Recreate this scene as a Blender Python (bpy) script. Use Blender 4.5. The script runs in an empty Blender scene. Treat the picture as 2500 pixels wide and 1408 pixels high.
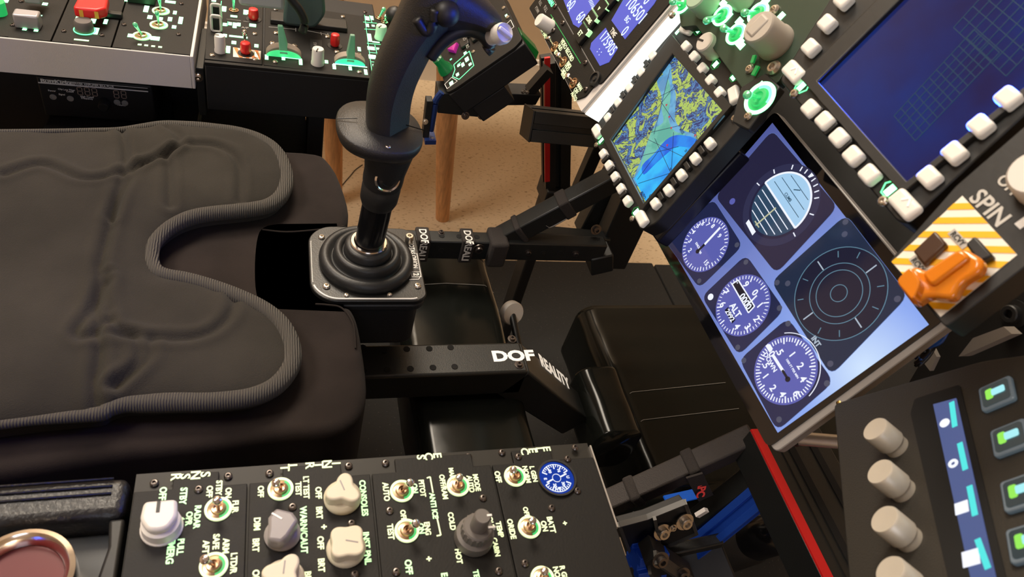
import bpy, math, random
from mathutils import Vector, Matrix, geometry
random.seed(7)
C = bpy.context.scene.collection
PI = math.pi

# ---------------------------------------------------------------- camera
FPX = 1742.0
fw = Vector((.317, .6626, -.679)).normalized()
rt = Vector((.948, -.2176, .2308)); rt = (rt - fw * rt.dot(fw)).normalized()
dn = fw.cross(rt)
CAM = Vector((0, 0, 1.10))
cam = bpy.data.cameras.new('camera'); co = bpy.data.objects.new('camera', cam); C.objects.link(co)
cam.sensor_width = 36.0; cam.lens = 36.0 * FPX / 2500; cam.clip_start = .02; cam.clip_end = 30
co.matrix_world = Matrix(((rt.x, -dn.x, -fw.x, CAM.x), (rt.y, -dn.y, -fw.y, CAM.y), (rt.z, -dn.z, -fw.z, CAM.z), (0, 0, 0, 1)))
cam.dof.use_dof = True; cam.dof.focus_distance = .78; cam.dof.aperture_fstop = 13
bpy.context.scene.camera = co
sc = bpy.context.scene
sc.view_settings.view_transform = 'Standard'; sc.view_settings.look = 'None'
sc.view_settings.gamma = 1; sc.view_settings.use_curve_mapping = False
sc.view_settings.exposure = 0.0

# ---------------------------------------------------------------- world and room lights
w = bpy.data.worlds.new('World'); sc.world = w; w.use_nodes = True
w.node_tree.nodes['Background'].inputs[0].default_value = (1.0, .93, .84, 1)
w.node_tree.nodes['Background'].inputs[1].default_value = .42

def area(name, loc, tgt, size, power, col, sy=None):
    l = bpy.data.lights.new(name, 'AREA'); l.energy = power; l.color = col; l.size = size
    if sy: l.shape = 'RECTANGLE'; l.size_y = sy
    o = bpy.data.objects.new(name, l); C.objects.link(o); o.location = loc
    o.rotation_euler = (Vector(tgt) - Vector(loc)).to_track_quat('-Z', 'Y').to_euler()
    return o
area('ceiling_lamp', (-.10, 1.60, 2.40), (.45, .8, .2), .8, 64, (1, .88, .72))
area('ceiling_lamp_behind', (-1.1, .55, 2.40), (.25, .4, .6), .8, 42, (1, .90, .78))
area('window_daylight', (-.2, -1.9, 1.7), (.2, .3, .6), .9, 9, (.76, .85, 1))

# ---------------------------------------------------------------- pixel to point on a plane
def ray(x, y): return rt * ((x - 1250) / FPX) + dn * ((y - 704) / FPX) + fw
def hit(x, y, P, n):
    v = ray(x, y); return CAM + v * ((Vector(P) - CAM).dot(n) / v.dot(n))
def onz(x, y, z): return hit(x, y, (0, 0, z), Vector((0, 0, 1)))
def ony(x, y, Y): return hit(x, y, (0, Y, 0), Vector((0, 1, 0)))
def onx(x, y, X): return hit(x, y, (X, 0, 0), Vector((1, 0, 0)))

class Fr:
    """a flat panel's own coordinates: a to the right, b up, c out of the face (metres)"""
    def __init__(s, O, r, u):
        s.O = Vector(O); s.r = Vector(r).normalized(); u = Vector(u); u = u - s.r * u.dot(s.r); s.u = u.normalized(); s.n = s.r.cross(s.u)
    def L(s, x, y, c=0):
        p = hit(x, y, s.O + s.n * c, s.n) - s.O
        return Vector((p.dot(s.r), p.dot(s.u)))
    def W(s, a, b, c=0): return s.O + s.r * a + s.u * b + s.n * c
    def loc(s, p): p = Vector(p) - s.O; return Vector((p.dot(s.r), p.dot(s.u), p.dot(s.n)))
    def M(s):
        return Matrix(((s.r.x, s.u.x, s.n.x, s.O.x), (s.r.y, s.u.y, s.n.y, s.O.y), (s.r.z, s.u.z, s.n.z, s.O.z), (0, 0, 0, 1)))
WF = Fr((0, 0, 0), (1, 0, 0), (0, 1, 0))

# ---------------------------------------------------------------- materials
MATS = {}
def mat(name, col, rough=.6, metal=0, emit=None, es=1.0, bump=0, bscale=200, var=0, vscale=30, spec=.5, alpha=1, trans=0, sheen=0, coat=0, bstretch=None):
    if name in MATS: return MATS[name]
    m = bpy.data.materials.new(name); m.use_nodes = True; nt = m.node_tree; b = nt.nodes['Principled BSDF']
    b.inputs['Base Color'].default_value = (*col, 1); b.inputs['Roughness'].default_value = rough
    b.inputs['Metallic'].default_value = metal; b.inputs['Specular IOR Level'].default_value = spec
    if trans: b.inputs['Transmission Weight'].default_value = trans
    if sheen: b.inputs['Sheen Weight'].default_value = sheen; b.inputs['Sheen Roughness'].default_value = .5
    if coat: b.inputs['Coat Weight'].default_value = coat
    if alpha < 1: b.inputs['Alpha'].default_value = alpha
    if emit: b.inputs['Emission Color'].default_value = (*emit, 1); b.inputs['Emission Strength'].default_value = es
    tc = None
    if bump or var:
        tc = nt.nodes.new('ShaderNodeTexCoord')
        src = tc.outputs['Object']
        if bstretch:
            mp = nt.nodes.new('ShaderNodeMapping'); mp.inputs['Scale'].default_value = bstretch
            nt.links.new(src, mp.inputs[0]); src = mp.outputs[0]
    if bump:
        n = nt.nodes.new('ShaderNodeTexNoise'); n.inputs['Scale'].default_value = bscale; n.inputs['Detail'].default_value = 3
        bp = nt.nodes.new('ShaderNodeBump'); bp.inputs['Strength'].default_value = bump; bp.inputs['Distance'].default_value = .002
        nt.links.new(src, n.inputs[0]); nt.links.new(n.outputs[0], bp.inputs['Height']); nt.links.new(bp.outputs[0], b.inputs['Normal'])
    if var:
        n = nt.nodes.new('ShaderNodeTexNoise'); n.inputs['Scale'].default_value = vscale; n.inputs['Detail'].default_value = 5
        r = nt.nodes.new('ShaderNodeValToRGB'); r.color_ramp.elements[0].position = .3; r.color_ramp.elements[1].position = .7
        r.color_ramp.elements[0].color = (*[c * (1 - var) for c in col], 1); r.color_ramp.elements[1].color = (*[min(1, c * (1 + var)) for c in col], 1)
        nt.links.new(src, n.inputs[0]); nt.links.new(n.outputs[0], r.inputs[0]); nt.links.new(r.outputs[0], b.inputs['Base Color'])
    MATS[name] = m; return m

BLK = mat('satin_black', (.0095, .009, .0083), .5, bump=.05)
FACE = mat('panel_black', (.0068, .0058, .0047), .6, spec=.3, bump=.08, bscale=600)
RAIL = mat('rail_grey', (.018, .0155, .012), .5, spec=.3)
BOXB = mat('matt_box_black', (.005, .005, .006), .6)
STEEL = mat('powder_black', (.0105, .0115, .0112), .42, bump=.1, bscale=900)
ALU = mat('brushed_aluminium', (.60, .56, .52), .38, .85, bump=.05, bscale=300)
SILV = mat('silver_painted', (.60, .56, .53), .55, 0, bump=.1, bscale=1500)
CHR = mat('chrome', (.8, .74, .68), .15, 1)
BRONZE = mat('bronze_nut', (.50, .34, .22), .3, 1)
SCRW = mat('dark_screw', (.14, .12, .11), .3, .9)
SCRL = mat('bright_screw', (.62, .56, .48), .28, .95)
WHITE = mat('white_plastic', (.66, .62, .57), .45)
WHITEB = mat('white_button', (.70, .66, .60), .4, emit=(1, .95, .85), es=.10)
CREAM = mat('cream_plastic', (.62, .55, .42), .5)
GREYK = mat('grey_plastic', (.25, .225, .22), .35)
GREYD = mat('dark_grey_plastic', (.12, .105, .095), .55)
RED = mat('red_plastic', (.75, .02, .02), .35)
ORG = mat('amber_plastic', (.85, .26, .01), .2, trans=.35, coat=.4)
LITG = mat('green_backlight', (.1, .3, .15), .5, emit=(.10, 1.0, .30), es=2.6)
LEVG = mat('green_spill_chrome', (.35, .8, .5), .2, .8, emit=(.03, .8, .30), es=.30)  # green spill from the backlit rings, painted in as tint and emission
LITW = mat('white_green_backlight', (.5, .6, .5), .5, emit=(.20, 1.0, .38), es=4.6)
LITC = mat('cream_backlight', (.6, .62, .4), .5, emit=(.66, .80, .42), es=.95)
LITM = mat('pale_green_backlight', (.5, .62, .4), .5, emit=(.38, .85, .36), es=1.1)
GREEN = mat('green_lit_plastic', (.03, .25, .08), .5, emit=(.02, .7, .16), es=.55)
DGREEN = mat('dim_green_backlight', (.02, .2, .05), .5, emit=(.0, .30, .05), es=.5)
PWHITE = mat('white_print', (.75, .72, .68), .5)
PGREY = mat('grey_print', (.28, .27, .25), .5)
GUMMED = mat('white_print_lit', (.8, .78, .74), .5, emit=(1, .97, .9), es=.25)
SHINY = mat('stretch_film_black', (.006, .0066, .0055), .17, spec=.22, bump=.25, bscale=14)
SUEDE = mat('dark_suede', (.020, .0150, .0132), .95, var=.25, vscale=18, bump=.3, bscale=1500, sheen=.05, spec=.1)
SUEDED = mat('deep_suede', (.024, .019, .017), .95, bump=.3, bscale=1500, spec=.1)
CLOTH = mat('charcoal_cloth', (.0300, .0264, .0218), .95, var=.2, vscale=10, bump=.35, bscale=1200, sheen=.05, spec=.1)
RUB = mat('soft_rubber', (.012, .012, .0125), .48, bump=.1, bscale=500)
GRIPM = mat('grip_plastic', (.018, .0165, .015), .45, bump=.25, bscale=1100)
SHAFT = mat('gloss_black_shaft', (.006, .006, .007), .18)
LEATH = mat('black_leather', (.010, .0095, .009), .4, bump=.4, bscale=260)
STRAP = mat('velcro_strap', (.024, .019, .017), .9, bump=.4, bscale=900)
BLUEM = mat('blue_metal', (.012, .055, .30), .42, .3, emit=(.004, .03, .25), es=.12)  # blue base colour with a faint blue emission
REDM = mat('red_strip', (.62, .012, .012), .5)
KNOBM = mat('spun_aluminium', (.62, .57, .49), .42, .45)

def screen(name, col, es, rough=.12):
    return mat(name, (.004, .004, .006), rough, emit=col, es=es)
def flatm(name, col, es=1.0): return mat(name, (.004, .004, .006), .25, emit=col, es=es)

# ---------------------------------------------------------------- mesh building
class G:
    def __init__(s): s.v = []; s.f = []; s.m = []
    def mark(s): s.m.append((len(s.v), len(s.f)))
    def add(s, vs, fs):
        o = len(s.v); s.v += [tuple(v) for v in vs]; s.f += [tuple(i + o for i in f) for f in fs]; return s
    def box(s, a0, a1, b0, b1, c0, c1, M=None):
        vs = [Vector((a, b, c)) for c in (c0, c1) for a, b in ((a0, b0), (a1, b0), (a1, b1), (a0, b1))]
        if M: vs = [M @ v for v in vs]
        return s.add(vs, [(3, 2, 1, 0), (4, 5, 6, 7), (0, 1, 5, 4), (1, 2, 6, 5), (2, 3, 7, 6), (3, 0, 4, 7)])
    def prism(s, P, c0, c1, M=None):
        P = [Vector((p[0], p[1])) for p in P]
        ar = sum(P[i].x * P[(i + 1) % len(P)].y - P[(i + 1) % len(P)].x * P[i].y for i in range(len(P)))
        if ar < 0: P.reverse()
        n = len(P); vs = [Vector((p.x, p.y, c0)) for p in P] + [Vector((p.x, p.y, c1)) for p in P]
        if M: vs = [M @ v for v in vs]
        return s.add(vs, [tuple(range(n - 1, -1, -1)), tuple(range(n, 2 * n))] + [(i, (i + 1) % n, n + (i + 1) % n, n + i) for i in range(n)])
    def lathe(s, prof, M=None, seg=32, sx=1, sy=1):
        vs = []; n = len(prof)
        for k in range(seg):
            t = 2 * PI * k / seg
            for r, z in prof: vs.append(Vector((r * math.cos(t) * sx, r * math.sin(t) * sy, z)))
        if M: vs = [M @ v for v in vs]
        fs = []
        for k in range(seg):
            k2 = (k + 1) % seg
            for i in range(n - 1): fs.append((k * n + i, k2 * n + i, k2 * n + i + 1, k * n + i + 1))
        if prof[-1][0] > 1e-6: fs.append(tuple(k * n + n - 1 for k in range(seg)))
        if prof[0][0] > 1e-6: fs.append(tuple(k * n for k in range(seg - 1, -1, -1)))
        return s.add(vs, fs)
    def cyl(s, p0, p1, r, r2=None, seg=20):
        p0 = Vector(p0); p1 = Vector(p1); d = p1 - p0
        return s.lathe([(r, 0), (r if r2 is None else r2, d.length)], Matrix.Translation(p0) @ d.to_track_quat('Z', 'Y').to_matrix().to_4x4(), seg)
    def ball(s, p, r, seg=14, sz=1):
        n = 8; return s.lathe([(r * math.sin(PI * i / n), -r * sz * math.cos(PI * i / n)) for i in range(n + 1)], Matrix.Translation(Vector(p)), seg)
    def ring(s, p, R, r, seg=36, c=0, flat=1):
        m = 8; return s.lathe([(R + r * math.cos(2 * PI * i / m), r * flat * math.sin(2 * PI * i / m)) for i in range(m)] + [(R + r, 0)], Matrix.Translation(Vector(p)), seg)
    def annulus(s, a, b, R0, R1, c0, c1, seg=40, t0=0, t1=2 * PI):
        s.mark()
        full = abs(t1 - t0 - 2 * PI) < 1e-6; n = seg + (0 if full else 1); vs = []
        for k in range(n):
            t = t0 + (t1 - t0) * k / seg
            for R, c in ((R0, c0), (R1, c0), (R1, c1), (R0, c1)): vs.append((a + R * math.cos(t), b + R * math.sin(t), c))
        fs = []
        for k in range(seg):
            k2 = (k + 1) % n
            for i in range(4): fs.append((k * 4 + i, k2 * 4 + i, k2 * 4 + (i + 1) % 4, k * 4 + (i + 1) % 4))
        return s.add(vs, [tuple(reversed(f)) for f in fs])
    def tube(s, pts, r, seg=8, closed=False, sx=1, up=Vector((0, 0, 1))):
        pts = [Vector(p) for p in pts]; n = len(pts); vs = []
        for i, p in enumerate(pts):
            a = pts[(i - 1) % n] if (closed or i) else pts[i]; b = pts[(i + 1) % n] if (closed or i < n - 1) else pts[i]
            t = (b - a).normalized(); x = t.cross(up)
            if x.length < 1e-4: x = t.cross(Vector((1, 0, 0)))
            x.normalize(); y = x.cross(t); rr = r[i] if isinstance(r, (list, tuple)) else r
            for k in range(seg):
                q = 2 * PI * k / seg; vs.append(p + x * (math.cos(q) * rr * sx) + y * (math.sin(q) * rr))
        fs = []
        for i in range(n if closed else n - 1):
            j = (i + 1) % n
            for k in range(seg): fs.append((i * seg + k, j * seg + k, j * seg + (k + 1) % seg, i * seg + (k + 1) % seg))
        if not closed: fs += [tuple(range(seg)), tuple(range(n * seg - 1, (n - 1) * seg - 1, -1))]
        return s.add(vs, fs)
    def beam(s, p0, p1, wd, ht, up=Vector((0, 0, 1))):
        p0 = Vector(p0); p1 = Vector(p1); t = (p1 - p0).normalized(); x = t.cross(up).normalized(); y = x.cross(t)
        vs = [p + x * (i * wd / 2) + y * (j * ht / 2) for p in (p0, p1) for i, j in ((-1, -1), (1, -1), (1, 1), (-1, 1))]
        return s.add(vs, [(3, 2, 1, 0), (4, 5, 6, 7), (0, 1, 5, 4), (1, 2, 6, 5), (2, 3, 7, 6), (3, 0, 4, 7)])
    def line(s, a, b, wd, c0, c1):
        s.mark()
        a = Vector(a); b = Vector(b); t = (b - a).normalized() * 1; n = Vector((-t.y, t.x)) * wd / 2
        return s.prism([a - n, b - n, b + n, a + n], c0, c1)
    def text(s, st, a, b, h, c=0, rot=0, al='C', bold=.012, sx=1.0, th=.00015):
        s.mark(); vs, fs, wd = glyphs(st, bold)
        k = h / .70; off = {'C': -wd / 2, 'L': 0, 'R': -wd}[al]; cr, sr = math.cos(rot), math.sin(rot); o = []
        for x, y, z in vs:
            x = (x + off) * k * sx; y = (y - .35) * k
            o.append((a + x * cr - y * sr, b + x * sr + y * cr, c + z * th))
        return s.add(o, fs)

_g = {}
def glyphs(st, bold):
    key = (st, bold)
    if key in _g: return _g[key]
    cu = bpy.data.curves.new('t', 'FONT'); cu.body = st; cu.size = 1; cu.offset = bold; cu.extrude = .5; cu.resolution_u = 3
    o = bpy.data.objects.new('t', cu); C.objects.link(o); bpy.context.view_layer.update()
    me = o.evaluated_get(bpy.context.evaluated_depsgraph_get()).to_mesh()
    vs = [tuple(v.co) for v in me.vertices]; fs = [tuple(p.vertices) for p in me.polygons]
    xs = [v[0] for v in vs] or [0]; x0 = min(xs); wd = max(xs) - x0
    vs = [(v[0] - x0, v[1], v[2] + .5) for v in vs]
    bpy.data.objects.remove(o); bpy.data.curves.remove(cu)
    _g[key] = (vs, fs, wd); return _g[key]

SPLITN = ('lettering', 'print_lines', 'key_text', 'cyan_text_lines', 'route_lines', 'map_lettering', 'counter_digits', 'white_icons', 'lcd_digits', 'drawn_screws', 'red_marks')
def mk(name, g, m, parent=None, bevel=0, smooth=False, label=None, M=None, seg=2):
    if name in SPLITN and len(g.m) > 1:
        ms = g.m + [(len(g.v), len(g.f))]; first = None
        if ms[0][0] > 0: ms = [(0, 0)] + ms
        for (v0, f0), (v1, f1) in zip(ms, ms[1:]):
            if f1 <= f0: continue
            p = G(); p.v = g.v[v0:v1]; p.f = [tuple(i - v0 for i in f) for f in g.f[f0:f1]]
            o = mk(name, p, m, parent, bevel, smooth, label, M, seg); first = first or o
        return first
    me = bpy.data.meshes.new(name); me.from_pydata(g.v, [], g.f); me.materials.append(m)
    o = bpy.data.objects.new(name, me); C.objects.link(o)
    if smooth:
        me.polygons.foreach_set('use_smooth', [True] * len(me.polygons))
        if smooth != 'all': me.set_sharp_from_angle(angle=math.radians(38))
    if parent: o.parent = parent
    if M: o.matrix_world = M
    if bevel:
        b = o.modifiers.new('bevel', 'BEVEL'); b.width = bevel; b.segments = seg; b.limit_method = 'ANGLE'; b.angle_limit = math.radians(40)
        me.polygons.foreach_set('use_smooth', [True] * len(me.polygons)); b.harden_normals = False
        me.set_sharp_from_angle(angle=math.radians(50))
    if label: o['label'] = label
    return o
def thing(name, label, cat, fr=None, group=None, loc=None):
    o = bpy.data.objects.new(name, None); C.objects.link(o); o.empty_display_size = .02
    o['label'] = label; o['category'] = cat
    if group: o['group'] = group
    if fr: o.matrix_world = fr.M()
    return o
def single(name, g, m, label, cat, group=None, **k):
    o = mk(name, g, m, **k); o['label'] = label; o['category'] = cat
    if group: o['group'] = group
    return o
def struct(name, g, m, **k):
    o = mk(name, g, m, **k); o['kind'] = 'structure'; return o
def inst(src, parent, M):
    o = src.copy(); C.objects.link(o); o.parent = parent; o.matrix_local = M; return o
def rr(a0, a1, b0, b1, r, n=5):
    P = []
    for cx, cy, t in ((a1 - r, b1 - r, 0), (a0 + r, b1 - r, PI / 2), (a0 + r, b0 + r, PI), (a1 - r, b0 + r, 1.5 * PI)):
        for i in range(n + 1): q = t + PI / 2 * i / n; P.append((cx + r * math.cos(q), cy + r * math.sin(q)))
    return P
def roundpoly(P, r, n=4):
    out = []; P = [Vector(p) for p in P]; N = len(P)
    for i in range(N):
        p = P[i]; a = (P[i - 1] - p); b = (P[(i + 1) % N] - p); d = min(r, a.length / 2.1, b.length / 2.1)
        s0 = p + a.normalized() * d; s1 = p + b.normalized() * d
        for k in range(n + 1):
            t = k / n; out.append(s0 * (1 - t) ** 2 + p * 2 * t * (1 - t) + s1 * t * t)
    return out
def smooth_path(P, n=6, closed=False):
    P = [Vector(p) for p in P]; N = len(P); out = []
    R = range(N if closed else N - 1)
    for i in R:
        p0 = P[(i - 1) % N] if (closed or i) else P[i]; p1 = P[i]; p2 = P[(i + 1) % N]; p3 = P[(i + 2) % N] if (closed or i < N - 2) else p2
        for k in range(n):
            t = k / n; out.append(.5 * ((2 * p1) + (p2 - p0) * t + (2 * p0 - 5 * p1 + 4 * p2 - p3) * t * t + (3 * p1 - p0 - 3 * p2 + p3) * t ** 3))
    if not closed: out.append(P[-1])
    return out

# ---------------------------------------------------------------- shared panel fittings
_screw = {}
def screw(par, a, b, c, r=.0028, bright=False, dark_ring=True):
    key = (round(r, 5), bright)
    if key not in _screw:
        g = G(); g.lathe([(r * 1.0, 0), (r, r * .35), (r * .7, r * .7), (r * .42, r * .75), (r * .38, r * .25), (0, r * .25)], seg=16)
        _screw[key] = mk('screw', g, SCRL if bright else SCRW, par, smooth=True); o = _screw[key]; o.matrix_local = Matrix.Translation((a, b, c)); return o
    return inst(_screw[key], par, Matrix.Translation((a, b, c)))

def toggle(par, fr, ring, tip, R=.0082, H=.017, ringm=None, innerm=None, bright=False, lr=.0021, off=.0, bush=None, lev=None):
    """bat switch: recessed bushing with lit ring, lever leaning to the tip seen in the photo"""
    a, b = fr.L(*ring, off); ta, tb = fr.L(*tip, H + off)
    g = G(); g.annulus(a, b, R * .80, R, off, off + .0012)
    base = mk('toggle_switch', g, ringm or LITC, par, smooth=True)
    g = G(); g.lathe([(R * .8, 0), (R * .55, .0006), (R * .5, .0024), (R * .34, .0028), (R * .3, .001), (0, .001)], Matrix.Translation((a, b, off + .0003)), 20)
    mk('bushing', g, bush or BRONZE, base, smooth=True)
    if innerm is not False:
        g = G(); g.annulus(a, b, R * .60, R * .78, off + .0005, off + .0010, 14, PI * .05, PI * .85)
        mk('backlight_arc', g, innerm or GREEN, base)
    g = G(); p0 = Vector((a, b, off + .002)); p1 = Vector((ta, tb, H + off)); d = p1 - p0
    Mx = Matrix.Translation(p0) @ d.to_track_quat('Z', 'Y').to_matrix().to_4x4(); l = d.length
    g.lathe([(lr * .62, 0), (lr * .7, l * .4), (lr * 1.1, l * .75), (lr * 1.35, l * .9), (lr * 1.2, l * .98), (lr * .6, l * 1.03), (0, l * 1.04)], Mx, 14)
    mk('lever', g, lev or CHR, base, smooth=True)
    return base

def cyl_knob(par, fr, cap, base, r, H, m, slot=SCRW, name='knob', flat=True, ang=PI / 2, off=0, notch=True):
    """plain round knob with an index slot; base pixel at panel level, height H"""
    a, b = fr.L(*base, off)
    if cap: ta, tb = fr.L(*cap, off + H); a, b = (a + ta) / 2, (b + tb) / 2
    g = G(); g.lathe([(r, 0), (r, H * .12), (r * .93, H * .2), (r * .90, H * .93), (r * .80, H), (0, H)], Matrix.Translation((a, b, off)), 28)
    k = mk(name, g, m, par, smooth=True)
    if notch:
        g = G(); ca, sa = math.cos(ang), math.sin(ang)
        g.line((a + ca * r * .1, b + sa * r * .1), (a + ca * r * .88, b + sa * r * .88), r * .16, off + H * .86, off + H * 1.03)
        mk('index_mark', g, slot, k)
    return k

def clover_knob(par, fr, cen, r, H, m, ang, lobes=3, name='knob', off=0, depth=.32):
    a, b = fr.L(*cen, off + H * .6); P = []
    for i in range(48):
        t = 2 * PI * i / 48; q = r * (1 - depth / 2 + depth / 2 * math.cos(lobes * (t - ang))); P.append((a + q * math.cos(t), b + q * math.sin(t)))
    g = G(); g.lathe([(r * 1.0, 0), (r * 1.02, H * .15), (r * .95, H * .3), (r * .8, H * .42), (0, H * .42)], Matrix.Translation((a, b, off)), 32)
    k = mk(name, g, m, par, smooth=True)
    g = G(); g.prism(P, off + H * .3, off + H); mk('finger_grip', g, m, k, bevel=r * .12, seg=3)
    g = G(); t = ang + .5; g.line((a - r * .1 * math.cos(t), b - r * .1 * math.sin(t)), (a + r * .55 * math.cos(t), b + r * .55 * math.sin(t)), r * .07, off + H, off + H * 1.012)
    mk('index_mark', g, GREYK, k)
    return k

def bars(g, fr, items, c=.0003, off=0):
    """short lit legend blocks: (x, y, width mm, height mm, rot deg)"""
    for it in items:
        x, y, w_, h_ = it[:4]; q = math.radians(it[4]) if len(it) > 4 else 0
        a, b = fr.L(x, y, off); ca, sa = math.cos(q), math.sin(q); w2, h2 = w_ / 2000, h_ / 2000
        # broken into letter-like blocks
        g.mark()
        n = max(1, round(w_ / max(1.2, h_ * .75)))
        for i in range(n):
            x0 = -w2 + (2 * w2) * i / n + .00014; x1 = -w2 + (2 * w2) * (i + 1) / n - .00014
            g.prism([(a + u * ca - v * sa, b + u * sa + v * ca) for u, v in ((x0, -h2), (x1, -h2), (x1, h2), (x0, h2))], off, off + c)
def legends(g, fr, items, h=.0042, off=0):
    for it in items:
        st, x, y = it[:3]; hh = it[3] if len(it) > 3 else h; q = math.radians(it[4]) if len(it) > 4 else 0
        a, b = fr.L(x, y, off); g.text(st, a, b, hh * (1.12 if hh > .005 else 1), off + .0001, q, bold=.018 if hh > .005 else .032, th=.0003, sx=1.05 if hh > .005 else .92)
def push_button(par, a, b, c, wd, ht, h, m=None, rot=0, proto={}):
    key = (round(wd, 5), round(ht, 5), round(h, 5), (m or WHITEB).name)
    Mx = Matrix.Translation((a, b, c)) @ Matrix.Rotation(rot, 4, 'Z')
    if key not in proto:
        g = G(); g.box(-wd / 2, wd / 2, -ht / 2, ht / 2, 0, h)
        o = mk('push_button', g, m or WHITEB, par, bevel=min(wd, ht) * .22, seg=3); proto[key] = o; o.matrix_local = Mx; return o
    return inst(proto[key], par, Mx)
# ================================================================ ROOM
CARPET = mat('beige_carpet', (.60, .46, .30), .95, bump=.25, bscale=120, spec=.1)
nt = CARPET.node_tree; b = nt.nodes['Principled BSDF']
tc = nt.nodes.new('ShaderNodeTexCoord'); mp = nt.nodes.new('ShaderNodeMapping'); mp.inputs['Scale'].default_value = (1, 2.4, 1); mp.inputs['Rotation'].default_value = (0, 0, .6)
n1 = nt.nodes.new('ShaderNodeTexNoise'); n1.inputs['Scale'].default_value = 95; n1.inputs['Detail'].default_value = 4
r1 = nt.nodes.new('ShaderNodeValToRGB'); r1.color_ramp.elements[0].position = .30; r1.color_ramp.elements[1].position = .42
r1.color_ramp.elements[0].color = (.24, .155, .085, 1); r1.color_ramp.elements[1].color = (.62, .475, .31, 1)
nt.links.new(tc.outputs['Object'], mp.inputs[0]); nt.links.new(mp.outputs[0], n1.inputs[0]); nt.links.new(n1.outputs[0], r1.inputs[0]); nt.links.new(r1.outputs[0], b.inputs['Base Color'])
WALLM = mat('warm_wall', (.72, .58, .42), .9); TRIM = mat('white_trim', (.80, .76, .70), .5)
g = G(); g.box(-2.2, 3.2, -2.6, 2.0, -.05, 0); struct('floor', g, CARPET)
g = G(); g.box(-2.2, 3.2, 1.98, 2.08, 0, 2.5); struct('wall_back', g, WALLM)
g = G(); g.box(-2.2, 3.2, -2.7, -2.6, 0, 2.5); struct('wall_front', g, WALLM)
g = G(); g.box(3.2, 3.3, -2.7, 2.08, 0, 2.5); struct('wall_right', g, WALLM)
g = G(); g.box(-2.3, -2.2, -2.7, 2.08, 0, 2.5); struct('wall_left', g, WALLM)
g = G(); g.box(-2.3, 3.3, -2.7, 2.08, 2.5, 2.6); struct('ceiling', g, mat('ceiling_white', (.75, .72, .68), .9))
g = G(); g.box(-2.2, 3.2, 1.962, 1.98, 0, .09); g.box(-2.2, 3.2, 1.968, 1.98, .09, .10); struct('baseboard_back', g, TRIM)

# rubber gym mat with flecks
MAT = mat('rubber_mat', (.011, .011, .0105), .85, bump=.5, bscale=160)
nt = MAT.node_tree; b = nt.nodes['Principled BSDF']
tc = nt.nodes.new('ShaderNodeTexCoord'); n1 = nt.nodes.new('ShaderNodeTexVoronoi'); n1.inputs['Scale'].default_value = 130
r1 = nt.nodes.new('ShaderNodeValToRGB'); r1.color_ramp.elements[0].position = .08; r1.color_ramp.elements[1].position = .12
r1.color_ramp.elements[0].color = (.06, .06, .055, 1); r1.color_ramp.elements[1].color = (.011, .011, .0105, 1)
nt.links.new(tc.outputs['Object'], n1.inputs[0]); nt.links.new(n1.outputs[0], r1.inputs[0]); nt.links.new(r1.outputs[0], b.inputs['Base Color'])
g = G(); g.box(-1.6, .9, -1.2, 1.155, 0, .012)
single('rubber_mat', g, MAT, 'black flecked rubber mat lying over the beige carpet under the rig', 'mat', bevel=.003)
g = G(); g.box(.905, 2.2, -1.2, 1.15, 0, .012)
single('rubber_mat', g, MAT, 'second black rubber mat butted against the seam below the foremost beams', 'mat', bevel=.003)

# wooden bench behind the rig
WOOD = mat('pine_wood', (.56, .27, .105), .5, bump=.1, bscale=60, var=.22, vscale=40, bstretch=(6, 6, .5))
WOODT = mat('golden_ply', (.55, .30, .07), .5, var=.3, vscale=20)
t = thing('work_table', 'pine wood table with splayed tapering legs behind the left console', 'table')
p0 = onz(1080, 532, .001); p1 = ony(1091, 285, 1.29); p1 = p0 + (p1 - p0) * ((.70 - p0.z) / (p1.z - p0.z))
g = G(); g.cyl(p0, p1, .0165, .032, 16); mk('leg', g, WOOD, t, smooth=True)
q = ony(815, 372, 1.35); q2 = ony(812, 262, 1.345); dd = (q - q2); e = q2 - dd * ((.70 - q2.z) / dd.z * -1); e0 = q + dd * ((q.z - .001) / -dd.z)
g = G(); g.cyl(e0, e, .0165, .03, 16); mk('leg', g, WOOD, t, smooth=True)
a = ony(780, 24, 1.30)
g = G(); g.box(-.45, .60, 1.22, 1.75, .70, .735); mk('table_top', g, WOODT, t, bevel=.004)
a = ony(778, 20, 1.245); b = ony(842, 26, 1.245)
g = G(); g.box(a.x, b.x, 1.245, 1.30, .30, a.z); single('wooden_box', g, WOODT, 'golden wooden box end glimpsed above the throttle panels at the top edge', 'box', bevel=.002)

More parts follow.
